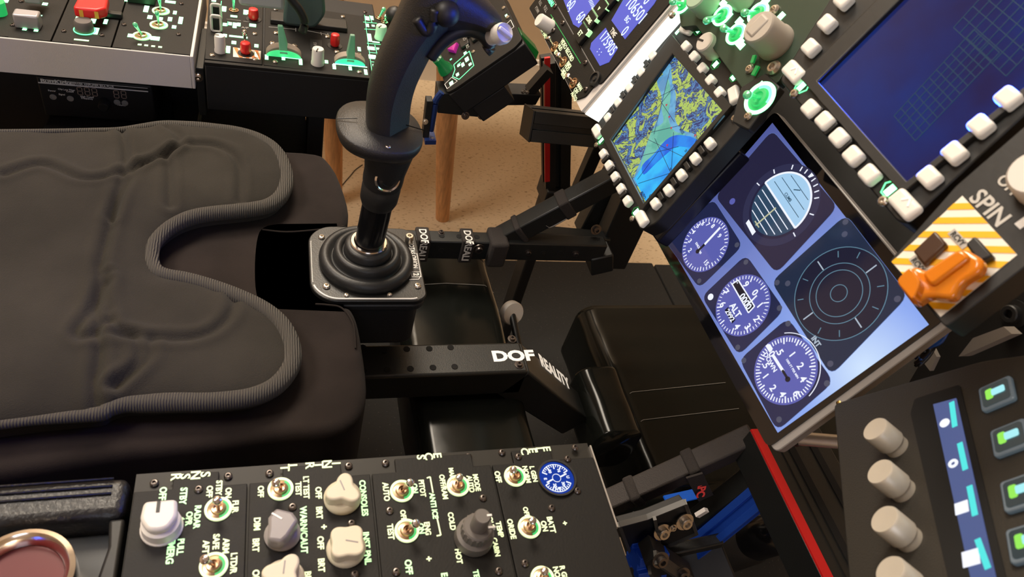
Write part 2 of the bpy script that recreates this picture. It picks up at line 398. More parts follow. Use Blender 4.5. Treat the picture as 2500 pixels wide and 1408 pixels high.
# ================================================================ SEAT
ZS = .598
t = thing('seat', 'dark brown suede bucket seat base with two front thigh bolsters', 'seat')
def solid(poly, z0, z1, rad, dome=0):
    """slab with a rolled upper edge: stacked inset loops"""
    g = G(); loops = []; P = [Vector(p) for p in poly]; N = len(P)
    cen = sum(P, Vector((0, 0))) / N
    def inset(P, d):
        out = []
        for i in range(N):
            k_ = 1
            t_ = (P[(i + 1) % N] - P[i - 1]).normalized(); out.append(P[i] + Vector((-t_.y, t_.x)) * d * k_)
        return out
    ar = sum(P[i].x * P[(i + 1) % N].y - P[(i + 1) % N].x * P[i].y for i in range(N))
    if ar < 0: P.reverse()
    rows = [(P, z0), (P, z1 - rad)]
    for k in range(1, 7):
        q_ = PI / 2 * k / 6; rows.append((inset(P, rad * (1 - math.cos(q_))), z1 - rad + rad * math.sin(q_)))
    vs = [(p.x, p.y, z) for L_, z in rows for p in L_]; fs = []
    for k in range(len(rows) - 1):
        for i in range(N): fs.append((k * N + i, k * N + (i + 1) % N, (k + 1) * N + (i + 1) % N, (k + 1) * N + i))
    fs += [tuple(range((len(rows) - 1) * N, len(rows) * N)), tuple(range(N - 1, -1, -1))]
    return g.add(vs, fs)
yc, hw = .521, .190
P = [(-.42, yc - hw - .012), (-.10, yc - hw - .012), (.0, yc - hw - .004), (.055, yc - hw), (.075, yc - hw + .03), (.076, yc - .10), (.072, yc - .062), (.062, yc - .052), (.03, yc - .050), (.002, yc - .048), (-.005, yc - .038), (-.007, yc),
     (-.005, yc + .038), (.002, yc + .048), (.03, yc + .050), (.062, yc + .052), (.072, yc + .062), (.076, yc + .10), (.062, yc + hw - .02), (.03, yc + hw), (-.10, yc + hw - .010), (-.42, yc + hw - .022)]
P = [(p.x, p.y) for p in smooth_path(P, 4, True)]
g = solid(P, .49, ZS, .010); mk('seat_cushion', g, SUEDE, t, smooth=True)
g = G(); g.box(-.40, .055, yc - .17, yc + .17, .455, .495); mk('seat_pan', g, BOXB, t, bevel=.005)
g = G(); g.prism([(p[0], p[1]) for p in [(.028, yc - .05), (-.010, yc - .05), (-.013, yc), (-.010, yc + .05), (.028, yc + .05)]], .496, .565); mk('front_recess', g, SUEDED, t, bevel=.008)
# stitched seams on the cushion
g = G()
for pts in ([(640, 560), (700, 566), (780, 560), (840, 552)], [(770, 742), (800, 744), (835, 752), (862, 790), (868, 850)]):
    g.tube([onz(x, y, ZS + .0006) for x, y in smooth_path(pts, 5)], .0009, 6)
mk('seam', g, SUEDED, t)

# heated pad lying on the seat
ZP = ZS + .014
OUT = [(-60, 330), (0, 330), (80, 329), (150, 328), (230, 326), (300, 324), (350, 318), (400, 313), (460, 317), (520, 323), (575, 330), (620, 342), (658, 362), (682, 388), (694, 415), (699, 445), (694, 470), (680, 492), (655, 508), (620, 516), (570, 522), (520, 527), (475, 535), (435, 550), (400, 574), (376, 604), (370, 640), (382, 668), (410, 682), (460, 692), (520, 709), (580, 731), (635, 757), (675, 786), (700, 818), (713, 856), (712, 893), (694, 927), (662, 955), (615, 974), (560, 983), (490, 987), (420, 988), (350, 991), (305, 993), (268, 1004), (250, 1015), (200, 1021), (100, 1031), (0, 1043), (-60, 1050)]
SEAMS = [[(300, 330), (312, 400), (308, 440), (292, 500), (280, 560), (258, 640), (247, 720), (244, 800), (250, 880), (240, 960), (238, 1010)],
         [(20, 455), (110, 430), (210, 465), (300, 448), (370, 415), (430, 388), (440, 355), (410, 325)],
         [(418, 525), (416, 440), (412, 400), (455, 380), (520, 380), (565, 400), (586, 435), (587, 505)],
         [(272, 720), (268, 770), (280, 815), (310, 838), (380, 850), (450, 850), (510, 835), (550, 805), (570, 770), (569, 735)],
         [(275, 845), (330, 850), (345, 880), (330, 920), (275, 965)],
         [(372, 858), (368, 895), (340, 925), (290, 962)],
         [(270, 700), (235, 780), (195, 840), (230, 850), (268, 815)],
         [(430, 388), (400, 410), (340, 430), (315, 480), (280, 560)]]
def xy(p, z=ZP): q = onz(p[0], p[1], z); return Vector((q.x, q.y))
outl = [xy(p) for p in smooth_path(OUT, 4)]
seams = [[xy(p) for p in smooth_path(s_, 5)] for s_ in SEAMS]
def segd(p, a, b):
    ab = b - a; u = max(0, min(1, (p - a).dot(ab) / max(1e-12, ab.length_squared))); return (p - a - ab * u).length
def pld(p, L_, closed=False):
    n = len(L_); return min(segd(p, L_[i], L_[(i + 1) % n]) for i in range(n if closed else n - 1))
def inside(p, L_):
    c = False; j = len(L_) - 1
    for i in range(len(L_)):
        if (L_[i].y > p.y) != (L_[j].y > p.y) and p.x < (L_[j].x - L_[i].x) * (p.y - L_[i].y) / (L_[j].y - L_[i].y) + L_[i].x: c = not c
        j = i
    return c
from mathutils import noise
stp = .0027; pts = list(outl); n0 = len(pts)
x0, x1 = min(p.x for p in outl), max(p.x for p in outl); y0, y1 = min(p.y for p in outl), max(p.y for p in outl)
rim = outl[1:-1]
gx = int((x1 - x0) / stp); gy = int((y1 - y0) / stp)
for i in range(gx):
    for j in range(gy):
        p = Vector((x0 + (i + .5 * (j % 2)) * stp, y0 + j * stp))
        if inside(p, outl) and pld(p, outl, True) > stp * .6: pts.append(p)
vs2, ed, fs2, *_ = geometry.delaunay_2d_cdt([Vector(p) for p in pts], [(i, (i + 1) % n0) for i in range(n0)], [], 1, 1e-7)
V = []
for p in vs2:
    dr = pld(p, rim); h = .010 * (1 - math.exp(-dr / .012))
    for k, s_ in enumerate(seams):
        d_ = pld(p, s_)
        if d_ < .04:
            A = .0046 if k in (0,) else .0036
            h -= A * math.exp(-(d_ / .0030) ** 2); h += .0018 * math.exp(-((d_ - .0085) / .004) ** 2)
    h += .004 * noise.noise(Vector((p.x * 11, p.y * 11, 0))) + .0012 * noise.noise(Vector((p.x * 45, p.y * 30, 3)))
    # folds fanning from the bend of the pad
    V.append((p.x, p.y, ZP + .004 + h))
g = G(); g.add(V, [tuple(f) for f in fs2]); nV = len(V)
bi = [i for i in range(n0)]
g.add([(p.x, p.y, ZP - .012) for p in outl], []); g.f += [(i, (i + 1) % n0, nV + (i + 1) % n0, nV + i) for i in range(n0)]
t = thing('heated_seat_pad', 'charcoal padded seat cover with a notched front lying on the brown seat', 'seat pad')
mk('pad', g, CLOTH, t, smooth='all')
BIND = mat('ribbed_binding', (.072, .064, .054), .9)
nt = BIND.node_tree; b = nt.nodes['Principled BSDF']; tc = nt.nodes.new('ShaderNodeTexCoord'); wv = nt.nodes.new('ShaderNodeTexWave'); wv.inputs['Scale'].default_value = 160; wv.inputs['Distortion'].default_value = 1.5
bp = nt.nodes.new('ShaderNodeBump'); bp.inputs['Strength'].default_value = .8; bp.inputs['Distance'].default_value = .002
nt.links.new(tc.outputs['Object'], wv.inputs[0]); nt.links.new(wv.outputs[0], bp.inputs['Height']); nt.links.new(bp.outputs[0], b.inputs['Normal'])
pp = []; rads = []
for i, p in enumerate(outl):
    if p.x < x0 + .004: continue
    pp.append((p.x, p.y, ZP + .003)); k = (p.x - x0) / (x1 - x0)
    rads.append(.0035 + .0042 * max(0, min(1, (p.x + .16) / .08)))
g = G(); g.tube(pp, rads, 10, sx=1.0); mk('edge_binding', g, BIND, t, smooth='all')

# ================================================================ RIG RAILS
def rail_holes(par, pts, r, nrm=Vector((0, 0, 1)), d=.0012):
    for p in pts:
        g = G(); g.cyl(p - nrm * .0006, p + nrm * .0005, r); mk('bolt_hole', g, BLACKHOLE, par, smooth=True)
BLACKHOLE = mat('hole_black', (.001, .001, .001), .9)
def bolt(par, p, nrm, r=.007, m=None):
    M_ = Matrix.Translation(p) @ Vector(nrm).to_track_quat('Z', 'Y').to_matrix().to_4x4()
    g = G(); g.lathe([(r * 1.25, 0), (r * 1.25, r * .18), (r * .8, r * .2), (r * .8, r * .75), (r * .7, r * .85), (r * .4, r * .85), (r * .36, r * .4), (0, r * .4)], M_, 20)
    return mk('bolt', g, m or SCRW, par, smooth=True)

ZR = .505
t = thing('frame_rail', 'near black perforated steel rail with white lettering bending down beside the seat', 'rail')
a0 = onz(878, 848, ZR); a1 = onz(1290, 828, ZR); b1 = onz(1268, 905, ZR); b0 = onz(878, 925, ZR)
ya, yb = (a0.y + a1.y) / 2, (b0.y + b1.y) / 2; xe = (a1.x + b1.x) / 2; xs = .079
g = G(); g.box(xs, xe, yb, ya, ZR - .04, ZR); mk('rail_beam', g, STEEL, t, bevel=.003)
# bent part
q = ony(1428, 985, yb + .012); L2 = .150
ex, ez = xe + .108, ZR - .105
g = G(); ang = math.atan2(ZR - ez, ex - xe)
nx, nz = -math.sin(ang) * 0 + math.sin(ang), math.cos(ang)
vs = [(xe - .0005, ZR), (ex, ez), (ex - .04 * math.sin(ang), ez - .04 * math.cos(ang)), (xe - .028, ZR - .04)]
g.add([(x, y, z) for y in (yb, ya) for x, z in vs], [(0, 1, 2, 3), (7, 6, 5, 4), (0, 4, 5, 1), (1, 5, 6, 2), (2, 6, 7, 3), (3, 7, 4, 0)])
mk('bent_beam', g, STEEL, t, bevel=.003)
hp = [(937, 855), (993, 852), (1048, 851), (1100, 848), (945, 902), (1002, 900), (1057, 897), (1110, 895), (886, 848), (888, 905)]
rail_holes(t, [onz(x, y, ZR) for x, y in hp], .0036)
bolt(t, onz(1250, 828, ZR), (0, 0, 1), .0042); bolt(t, onz(1267, 891, ZR), (0, 0, 1), .0042)
RF = Fr((0, 0, ZR), (1, 0, 0), (0, 1, 0))
BS = Fr((xe, ya, ZR), (ex - xe, 0, ez - ZR), (0, 1, 0))
g = G()
a, b = RF.L(1254, 868); g.text('DOF', a, b, .0140, ZR - ZR + .0001, 0, bold=.045, sx=1.22, th=.0003)
a, b = BS.L(1355, 909)
g2 = G(); g2.text('REALITY', a, b, .0180, .0002, 0, bold=.035, sx=.78, th=.0003)
g.f = g.f; g.v = [tuple(RF.W(*v)) for v in g.v]
g2.v = [tuple(BS.W(*v)) for v in g2.v]; g.add(g2.v, g2.f)
mk('lettering', g, GUMMED, t)

t = thing('frame_rail', 'far black perforated steel rail with lettered straps beyond the stick base', 'rail')
a0 = onz(1100, 563, .52); b0 = onz(1100, 590, .52); yf0, yf1 = b0.y, a0.y
xf = onz(1485, 600, .52).x; xs2 = .079
g = G(); g.box(xs2, xf, yf0, yf1, .49, .52); mk('rail_beam', g, STEEL, t, bevel=.002)
rail_holes(t, [Vector((onz(x, 574, .52).x, (yf0 + yf1) / 2, .52)) for x in (990, 1078, 1120, 1163)], .0036)
rail_holes(t, [Vector((ony(x, 605, yf0).x, yf0, .505)) for x in (1078, 1330, 1372)], .0036, Vector((0, -1, 0)))
bolt(t, onz(1077, 568, .52), (0, 0, 1), .0035); bolt(t, Vector((ony(1294, 603, yf0).x, yf0, .505)), (0, -1, 0), .0042); bolt(t, Vector((ony(1410, 606, yf0).x, yf0, .505)), (0, -1, 0), .0042)
for x, lab in ((1034, 'lettered fabric strap round the far rail nearest the stick'), (1142, 'lettered fabric strap round the far rail beside the washer bolt')):
    px = onz(x, 575, .522).x
    s_ = thing('fabric_strap', lab, 'strap', group='lettered straps on the far rail')
    g = G(); g.box(px - .0085, px + .0085, yf0 - .0025, yf1 + .0025, .486, .5235); mk('band', g, STRAP, s_, bevel=.002)
    g = G(); fr_ = Fr((px + .001, yf1, .5235), (0, -1, 0), (1, 0, 0)); g.text('DOF', .016, -.001, .009, .0002, 0, bold=.02, th=.0003); vv = [tuple(fr_.W(*v)) for v in g.v]; ff = g.f
    g2 = G(); fr_ = Fr((px + .001, yf0 - .0025, .5235), (0, 0, -1), (1, 0, 0)); g2.text('REALI', .017, -.001, .009, .0002, 0, bold=.02, th=.0003)
    g = G(); g.add(vv, ff); g.add([tuple(fr_.W(*v)) for v in g2.v], g2.f); mk('lettering', g, PWHITE, s_)
t = thing('washer_bolt', 'dark bolt with a wide washer hanging under the far rail', 'bolt')
p = ony(1168, 606, yf0 - .004); bolt(t, p, (.1, -1, -.1), .006)

# film-wrapped actuator beams crossing under the rails
t = thing('wrapped_crossbeam', 'wide black crossbeam in glossy stretch film beneath both rails', 'beam')
zt = .455
P_ = [onz(x, y, zt) for x, y in ((1000, 612), (1208, 618), (1250, 822), (1272, 905), (1322, 1092), (1330, 1120), (1020, 1150), (1004, 940), (870, 800))]
XL0, XR0 = onz(1000, 940, zt).x, onz(1245, 822, zt).x
yhi = onz(1205, 614, zt).y
def wrapbox(x0, x1, y0, y1, z0, z1, rad):
    Pq = rr(x0, x1, z0, z1, rad, 5); g = G(); n = len(Pq); S = 40; vs = []
    for k in range(S + 1):
        y = y0 + (y1 - y0) * k / S
        for i, (x, z) in enumerate(Pq):
            q_ = .0012 * noise.noise(Vector((x * 30, y * 25, z * 30))); vs.append((x + q_, y, z + q_))
    fs = [(k * n + i, k * n + (i + 1) % n, (k + 1) * n + (i + 1) % n, (k + 1) * n + i) for k in range(S) for i in range(n)]
    fs += [tuple(range(n - 1, -1, -1)), tuple(range(S * n, S * n + n))]
    return g.add(vs, fs)
g = wrapbox(XL0, XR0, .05, yhi, .36, zt, .018); mk('wrapped_beam', g, SHINY, t, smooth='all')
g = G()
for yy in (yhi - .07, yhi - .19, .335):
    g.tube([(XL0 - .001, yy, zt - .03), (XL0 + .003, yy, zt - .006), (XL0 + .02, yy + .002, zt + .0012), ((XL0 + XR0) / 2, yy + .006, zt + .0014), (XR0 - .015, yy + .003, zt + .0012), (XR0 - .001, yy, zt - .01)], .0004, 5)
mk('film_edge', g, PGREY, t)
t = thing('wrapped_crossbeam', 'front black crossbeam in glossy stretch film reflecting green, left of the gauge tablet', 'beam')
zt2 = .30
xa = onz(1410, 745, zt2).x; xb = onz(1585, 1165, zt2).x; xm = (xa + xb) / 2; yy1 = onz(1420, 745, zt2).y
yn_ = onz(1590, 1165, zt2).y - .015
g = wrapbox(xm, xm + .42, yn_, yy1, .16, zt2, .03); mk('wrapped_beam', g, SHINY, t, smooth='all')
g = G()
for yy in (yy1 - .18, yy1 - .23, yy1 - .42):
    g.tube([(xm - .001, yy - .03, zt2 - .05), (xm + .004, yy - .008, zt2 - .012), (xm + .03, yy, zt2 + .0012), (xm + .2, yy + .01, zt2 + .0014)], .0004, 5)
mk('film_edge', g, PGREY, t)
# motor lug on the front beam
t = thing('wrapped_end_cap', 'crumpled black film over the end of the lettered rail', 'film wrap')
p = ony(1440, 985, yb + .015)
g = wrapbox(p.x - .005, p.x + .055, yb - .035, ya + .02, p.z - .07, p.z + .012, .02); mk('film', g, SHINY, t, smooth='all')
t = thing('caster', 'small white rubber wheel beside the wrapped crossbeam', 'wheel')
p = onz(1249, 763, .40); M_ = Matrix.Translation(p) @ Vector((.25, -.9, .5)).to_track_quat('Z', 'Y').to_matrix().to_4x4()
g = G(); g.lathe([(.010, -.006), (.0155, -.006), (.017, -.004), (.017, .004), (.0155, .006), (.010, .006)], M_, 28); mk('tyre', g, mat('grey_rubber', (.70, .66, .60), .6), t, smooth=True)
g = G(); g.lathe([(.0, .0), (.0095, 0), (.0105, .0055), (.0, .0055)], M_, 24); mk('hub', g, BLK, t, smooth=True)
g = G(); g.cyl(p, p + Vector((.004, -.06, -.02)), .005); mk('stem', g, STEEL, t, smooth=True)
# ================================================================ FLIGHT STICK
YS = .521
st = thing('flight_stick', 'black joystick with curved grip on a square screwed base between the thighs', 'joystick')
PL = Fr((.0875, YS, .6025), (0, -1, 0), (1, 0, 0))
st.matrix_world = PL.M()
oct_ = roundpoly([(-.053, -.040), (-.037, -.055), (.037, -.055), (.053, -.040), (.053, .046), (.046, .055), (-.046, .055), (-.053, .044)], .014, 5)
g = G(); g.prism([(x * 1.0, y) for x, y in oct_], -.006, 0); mk('base_plate', g, mat('base_plate_black', (.0095, .009, .0085), .4, bump=.08, bscale=600), st, bevel=.0012)
g = G(); g.prism([(x * .985, y * .985) for x, y in oct_], -.016, -.006); g.prism([(x * .90, y * .90) for x, y in oct_], -.070, -.016); mk('base_housing', g, RUB, st, bevel=.003)
g = G(); g.prism([(x * .4, y * .4) for x, y in oct_], -.075, -.069); mk('mount_foot', g, STEEL, st)
# printed outline
o2 = [Vector((x * .955, y * .955, .0004)) for x, y in oct_]
g = G(); g.tube([p for p in o2 if p.x > .030 and p.y < .046] or o2, .0009, 6); mk('printed_outline', g, PWHITE, st)
g = G(); g.tube([p for p in o2 if p.y < -.030 and abs(p.x) < .03], .0003, 6)
g.tube([(-.014, .0525, .0004), (.018, .0525, .0004), (.024, .0495, .0004), (.0245, .040, .0004)], .0005, 6)
a, b = PL.L(1009, 622); g.text('HOTAS ORION', a, b, .0048, .0001, 0, bold=.03, th=.0003, sx=.86)
a, b = PL.L(1004, 622); g.text('WINWING SIMULATION', a, b - .0012, .0018, .0001, 0, bold=.01, th=.0003, sx=.8)
a, b = PL.L(1016, 670); g.text('2', a, b, .0055, .0001, 0, bold=.04, th=.0003)
for q in ((-.0036, -.0036, .0036, -.0036), (.0036, -.0036, .0036, .0036), (.0036, .0036, -.0036, .0036), (-.0036, .0036, -.0036, -.0036)): g.line((a + q[0], b + q[1] * 1.3), (a + q[2], b + q[3] * 1.3), .0006, .0001, .0004)
mk('lettering', g, PWHITE, st)
for x, y, r in ((797, 700, .0036), (846, 721, .0025), (951, 719, .0025), (1019, 699, .0036), (785, 580, .0032)):
    a, b = PL.L(x, y); screw(st, a, b, 0, r, bright=True)
a, b = PL.L(997, 592); g = G(); g.lathe([(.0043, 0), (.0043, .009), (.0036, .010), (.002, .010), (.0018, .006), (0, .006)], Matrix.Translation((a, b, 0)), 20); mk('standoff_bolt', g, SCRL, st, smooth=True)
g = G(); g.lathe([(.0455, 0), (.0462, .005), (.0445, .0095), (.041, .0118), (.037, .0105), (.0345, .0065), (.0335, .006), (.0328, .010), (.0322, .0155), (.030, .0185), (.0265, .0185), (.0245, .0155), (.0238, .0135), (.0230, .016), (.0225, .023), (.0205, .0255), (.018, .0255)], Matrix(), 56)
mk('rubber_boot', g, RUB, st, smooth='all')
g = G(); g.lathe([(.0178, .021), (.0178, .0275), (.0170, .0285), (.0145, .0285), (.0145, .024)], Matrix(), 48); mk('chrome_collar', g, CHR, st, smooth=True)
# shaft, leaning slightly forward
def spt(x, y): return PL.loc(ony(x, y, YS))
s0 = spt(903, 586); s1 = spt(926, 480); ax = (s1 - s0).normalized()
AX = Matrix.Translation(s0) @ ax.to_track_quat('Z', 'Y').to_matrix().to_4x4()
L_ = (s1 - s0).length
g = G(); g.lathe([(.0140, -.004), (.0140, L_ + .012)], AX, 40); mk('shaft', g, SHAFT, st, smooth=True)
g = G(); g.lathe([(.0150, L_ - .008), (.0172, L_ - .002), (.0176, L_ + .012), (.0166, L_ + .014), (.0166, L_ + .016), (.0178, L_ + .017), (.0182, L_ + .022), (.0182, L_ + .030), (.0200, L_ + .042), (.0215, L_ + .052)], AX, 40); mk('coupling', g, RUB, st, smooth=True)
nb = spt(941, 416); nb.x += .012; 
dirb = (CAM - ony(941, 416, YS)).normalized(); db = Vector((dirb.dot(PL.r), dirb.dot(PL.u), dirb.dot(PL.n)))
db = Vector((.85, .15, .30)).normalized()
Mb = Matrix.Translation(nb - Vector((0, 0, 0))) @ db.to_track_quat('Z', 'Y').to_matrix().to_4x4()
g = G(); g.lathe([(.0118, -.006), (.0118, .003), (.0105, .0045), (.0092, .0035), (.0088, .0015), (0, .0015)], Mb, 32); mk('chrome_button_ring', g, CHR, st, smooth=True)
g = G(); g.lathe([(.0085, .001), (.008, .004), (.0055, .0055), (.004, .0035), (0, .0035)], Mb, 28); mk('button_cap', g, BLK, st, smooth=True)
# hand-rest disc
dc = spt(927, 318); P_ = []
for k in range(48):
    t_ = 2 * PI * k / 48; u, v = math.cos(t_), math.sin(t_)
    r_ = (abs(u) ** 2.4 + abs(v) ** 2.4) ** (-1 / 2.4); P_.append((r_ * .038 * u, r_ * .0365 * v))
Md = Matrix.Translation(dc) @ ax.to_track_quat('Z', 'Y').to_matrix().to_4x4() @ Matrix.Rotation(0, 4, 'Z')
g = G(); n_ = len(P_); rows = [(.78, -.010), (.93, -.0075), (.985, -.003), (1.0, .000), (.992, .003), (.965, .0046), (.5, .006), (.0, .006)]
vs = [Md @ Vector((x * s_, y * s_, z)) for s_, z in rows[:-1] for x, y in P_]; fs = []
for k in range(len(rows) - 2):
    for i in range(n_): fs.append((k * n_ + i, k * n_ + (i + 1) % n_, (k + 1) * n_ + (i + 1) % n_, (k + 1) * n_ + i))
fs += [tuple(range((len(rows) - 2) * n_, (len(rows) - 1) * n_)), tuple(range(n_ - 1, -1, -1))]
g.add(vs, fs); hand = mk('hand_rest', g, GRIPM, st, smooth='all')
p = PL.loc(ony(949, 345, YS - .030)); g = G(); g.ball((p.x, p.y, dc.z + .0050), .0022, sz=.4); mk('rivet', g, CHR, hand, smooth=True)
g = G(); 
for sgn in (-1, 1): g.tube([Md @ Vector((sgn * .0 - .0, -.0375, .003)), Md @ Vector((0, -.037, .006)), Md @ Vector((0, -.020, .0088))], .0005, 5)
g.tube([Md @ Vector((0, .020, .0088)), Md @ Vector((0, .036, .006))], .0005, 5); mk('split_line', g, BLK, hand)
# grip loft
def loft(stations, depth, facet, name, m, cap0=True, seg=40, pw=2.6):
    g = G(); vs = []; cs = [( (Vector(spt(*a_)) + Vector(spt(*b_))) / 2, (Vector(spt(*b_)) - Vector(spt(*a_)))) for a_, b_ in stations]
    cs2 = []
    K = len(cs)
    for i in range((K - 1) * 5 + 1):
        f = i / 5; k = min(int(f), K - 2); u = f - k
        def cr(get):
            p1, p2 = get(k), get(k + 1); p0 = get(max(0, k - 1)); p3 = get(min(K - 1, k + 2))
            return .5 * ((2 * p1) + (p2 - p0) * u + (2 * p0 - 5 * p1 + 4 * p2 - p3) * u * u + (3 * p1 - p0 - 3 * p2 + p3) * u ** 3)
        cs2.append((cr(lambda j: cs[j][0]), cr(lambda j: cs[j][1]), cr(lambda j: Vector((depth[j], 0, 0))).x))
    for c_, w_, d_ in cs2:
        h = w_.length / 2; e1 = w_.normalized(); e2 = Vector((1, 0, 0))  # local a axis = toward the pilot's right
        e2 = (e2 - e1 * e2.dot(e1)).normalized()
        for k in range(seg):
            t_ = 2 * PI * k / seg; u, v = math.cos(t_), math.sin(t_)
            r_ = (abs(u) ** pw + abs(v) ** pw) ** (-1 / pw); u *= r_; v *= r_
            s_ = u * .75 + v * .66
            if facet and s_ > facet: u -= (s_ - facet) * .75; v -= (s_ - facet) * .66
            vs.append(c_ + e1 * (u * h) + e2 * (v * d_))
    n = len(cs2); fs = [(i * seg + k, i * seg + (k + 1) % seg, (i + 1) * seg + (k + 1) % seg, (i + 1) * seg + k) for i in range(n - 1) for k in range(seg)]
    fs += [tuple(range(seg - 1, -1, -1)), tuple(range((n - 1) * seg, n * seg))]
    g.add(vs, fs); o = mk(name, g, m, st, smooth=True); o.data.set_sharp_from_angle(angle=math.radians(25)); return o
loft([((896, 330), (1000, 322)), ((893, 280), (1005, 266)), ((898, 222), (1016, 222)), ((912, 165), (1036, 178)), ((934, 108), (1064, 128)), ((962, 50), (1100, 84)), ((986, -4), (1140, 62)), ((1010, -60), (1180, 30)), ((1040, -110), (1180, -40))],
     [.0175, .0178, .0182, .0186, .0192, .0200, .0205, .021, .018], .62, 'grip', GRIPM)
loft([((1070, -70), (1085, 75)), ((1120, -50), (1120, 74)), ((1165, -20), (1160, 76)), ((1200, 12), (1190, 84)), ((1222, 40), (1205, 92))],
     [.0195, .019, .0175, .015, .010], .80, 'grip_nose', GRIPM)
g = G(); g.tube(smooth_path([spt(1050, 140), spt(1078, 104), spt(1112, 80), spt(1150, 74), (spt(1180, 88)), spt(1196, 112), spt(1186, 124)], 5), .0052, 10); mk('trigger', g, BLK, st, smooth='all')
kb = PL.loc(ony(1221, 84, YS - .018)); Mk = Matrix.Translation(kb) @ Vector((.62, .25, .55)).to_track_quat('Z', 'Y').to_matrix().to_4x4()
g = G(); g.lathe([(.0060, -.012), (.0060, -.004), (.0078, -.002), (.0080, .004), (.0072, .0065), (.0062, .0045), (0, .004)], Mk, 32); k_ = mk('thumb_button', g, WHITE, st, smooth=True, label='white thumb button')
g = G(); g.box(-.0016, .0016, -.0062, .0062, .003, .0085, Mk @ Matrix.Rotation(.9, 4, 'Z')); mk('button_fin', g, WHITE, k_, bevel=.0008)
g = G(); g.tube(smooth_path([spt(1008, 14) + Vector((.021, 0, 0)), spt(1030, 44) + Vector((.022, 0, 0)), spt(1045, 30) + Vector((.023, 0, 0)), spt(1052, -12) + Vector((.023, 0, 0))], 5), .0036, 10); mk('side_switch', g, BLK, st, smooth='all')
g = G(); q = spt(1080, 2) + Vector((.020, 0, 0)); g.ball(q, .010, 20); mk('hat_switch', g, BLK, st, smooth='all')

# ================================================================ RIGHT CONSOLE
RC = Fr((0, .2685, .650), (0, -1, 0), (1, 0, 0))
def ex(x, y, off=0): p = RC.L(x, y, off); return p
bL = RC.L(330, 1163)[1]; bR = RC.L(1440, 1087)[1]
con = thing('console_box', 'black right console housing with silver edge strip carrying the backlit panels', 'console', RC)
g = G(); g.box(-.004, .26, bL - .0, bR, -.14, -.0045); mk('housing', g, BOXB, con, bevel=.001)
g = G(); g.box(-.004, .26, bL, bR, -.0045, -.0032); mk('mounting_rail', g, RAIL, con)
g = G(); g.box(.0, .068, bR, bR + .0012, -.016, -.0002); mk('edge_strip', g, ALU, con)
g = G(); g.box(.068, .082, bR, bR + .009, -.03, -.018); mk('corner_bracket', g, mat('tan_metal', (.34, .25, .17), .5, .4), con)
E1 = (605, 1175); 
def ledge(xt, y=1150): return RC.L(xt, y)[1]
edges = [bL, RC.L(606, 1195)[1], RC.L(906, 1160)[1], RC.L(1200, 1135)[1], bR]
def dzus(name, label, lo, hi, tabs, frm=RC, depth=.146, notch=.0105, cat='control panel', group=None, far=True):
    t = thing(name, label, cat, frm, group); gap = .0007
    lo += gap; hi -= gap; P = [(depth, lo), (depth, hi)]
    P += [(notch, hi)] if tabs[1] < hi - 1e-4 else []
    if tabs[1] < hi - 1e-4: P += [(notch, tabs[1]), (0, tabs[1])]
    else: P += [(0, hi)]
    if tabs[0] > lo + 1e-4: P += [(0, tabs[0]), (notch, tabs[0]), (notch, lo)]
    else: P += [(0, lo)]
    g = G(); g.prism(P, -.0032, 0); mk('faceplate', g, FACE, t, bevel=.0005)
    return t
def tb(x0, x1, y): return (RC.L(x0, y)[1], RC.L(x1, y)[1])
def scr(t, L_, off=0, r=.0027, bright=False, fr=RC):
    for x, y in L_:
        a, b = fr.L(x, y, off); screw(t, a, b, off, r, bright)
# sensor panel
t = dzus('avionics_unit', 'backlit black SNSR panel with one white selector knob, leftmost on the near console', edges[0], edges[1], tb(425, 535, 1150))
g = G(); legends(g, RC, [('S', 502, 1158, .0052), ('N', 478, 1160, .0052), ('S', 453, 1163, .0052), ('R', 430, 1165, .0052), ('ON', 558, 1203, .0036), ('OFF', 512, 1200, .0036), ('STBY', 535, 1191, .0036), ('FLIR', 575, 1237, .0036), ('AFT', 503, 1335, .0036), ('SAFE', 528, 1322, .0036), ('ARM', 552, 1332, .0036), ('LTD/R', 571, 1375, .0036)])
mk('lettering', g, LITC, t)
g = G(); legends(g, RC, [('OFF', 398, 1205, .0040), ('STBY', 448, 1211, .0040), ('OPR', 462, 1266, .0036), ('RADAR', 482, 1262, .0036), ('PULL', 441, 1335, .0036), ('EMERG', 417, 1345, .0040), ('+', 446, 1267, .003)]); mk('lettering', g, LITM, t)
k = cyl_knob(t, RC, (392, 1276), (395, 1284), .0122, .009, WHITE, notch=False)
a, b = RC.L(398, 1232, .018); g = G(); a0_, b0_ = RC.L(388, 1250, .013); g.prism(roundpoly([(a0_ - .0075, b0_ - .0090), (a0_ + .004, b0_ - .0100), (a0_ + .0115, b0_ - .005), (a0_ + .0125, b0_), (a0_ + .0115, b0_ + .006), (a0_ + .004, b0_ + .0105), (a0_ - .0075, b0_ + .0095)], .003), .008, .0145); mk('pointer', g, WHITE, k, bevel=.002)
g = G(); a1_, b1_ = RC.L(386, 1240, .0145); g.box(a1_ - .0045, a1_ + .0028, b1_ - .0010, b1_ + .0010, .0140, .0148); mk('index_mark', g, BLK, k)
toggle(t, RC, (533, 1243), (530, 1219)); toggle(t, RC, (522, 1381), (497, 1364))
scr(t, [(485, 1195)]); scr(t, [(377, 1180), (557, 1163)], -.0028)
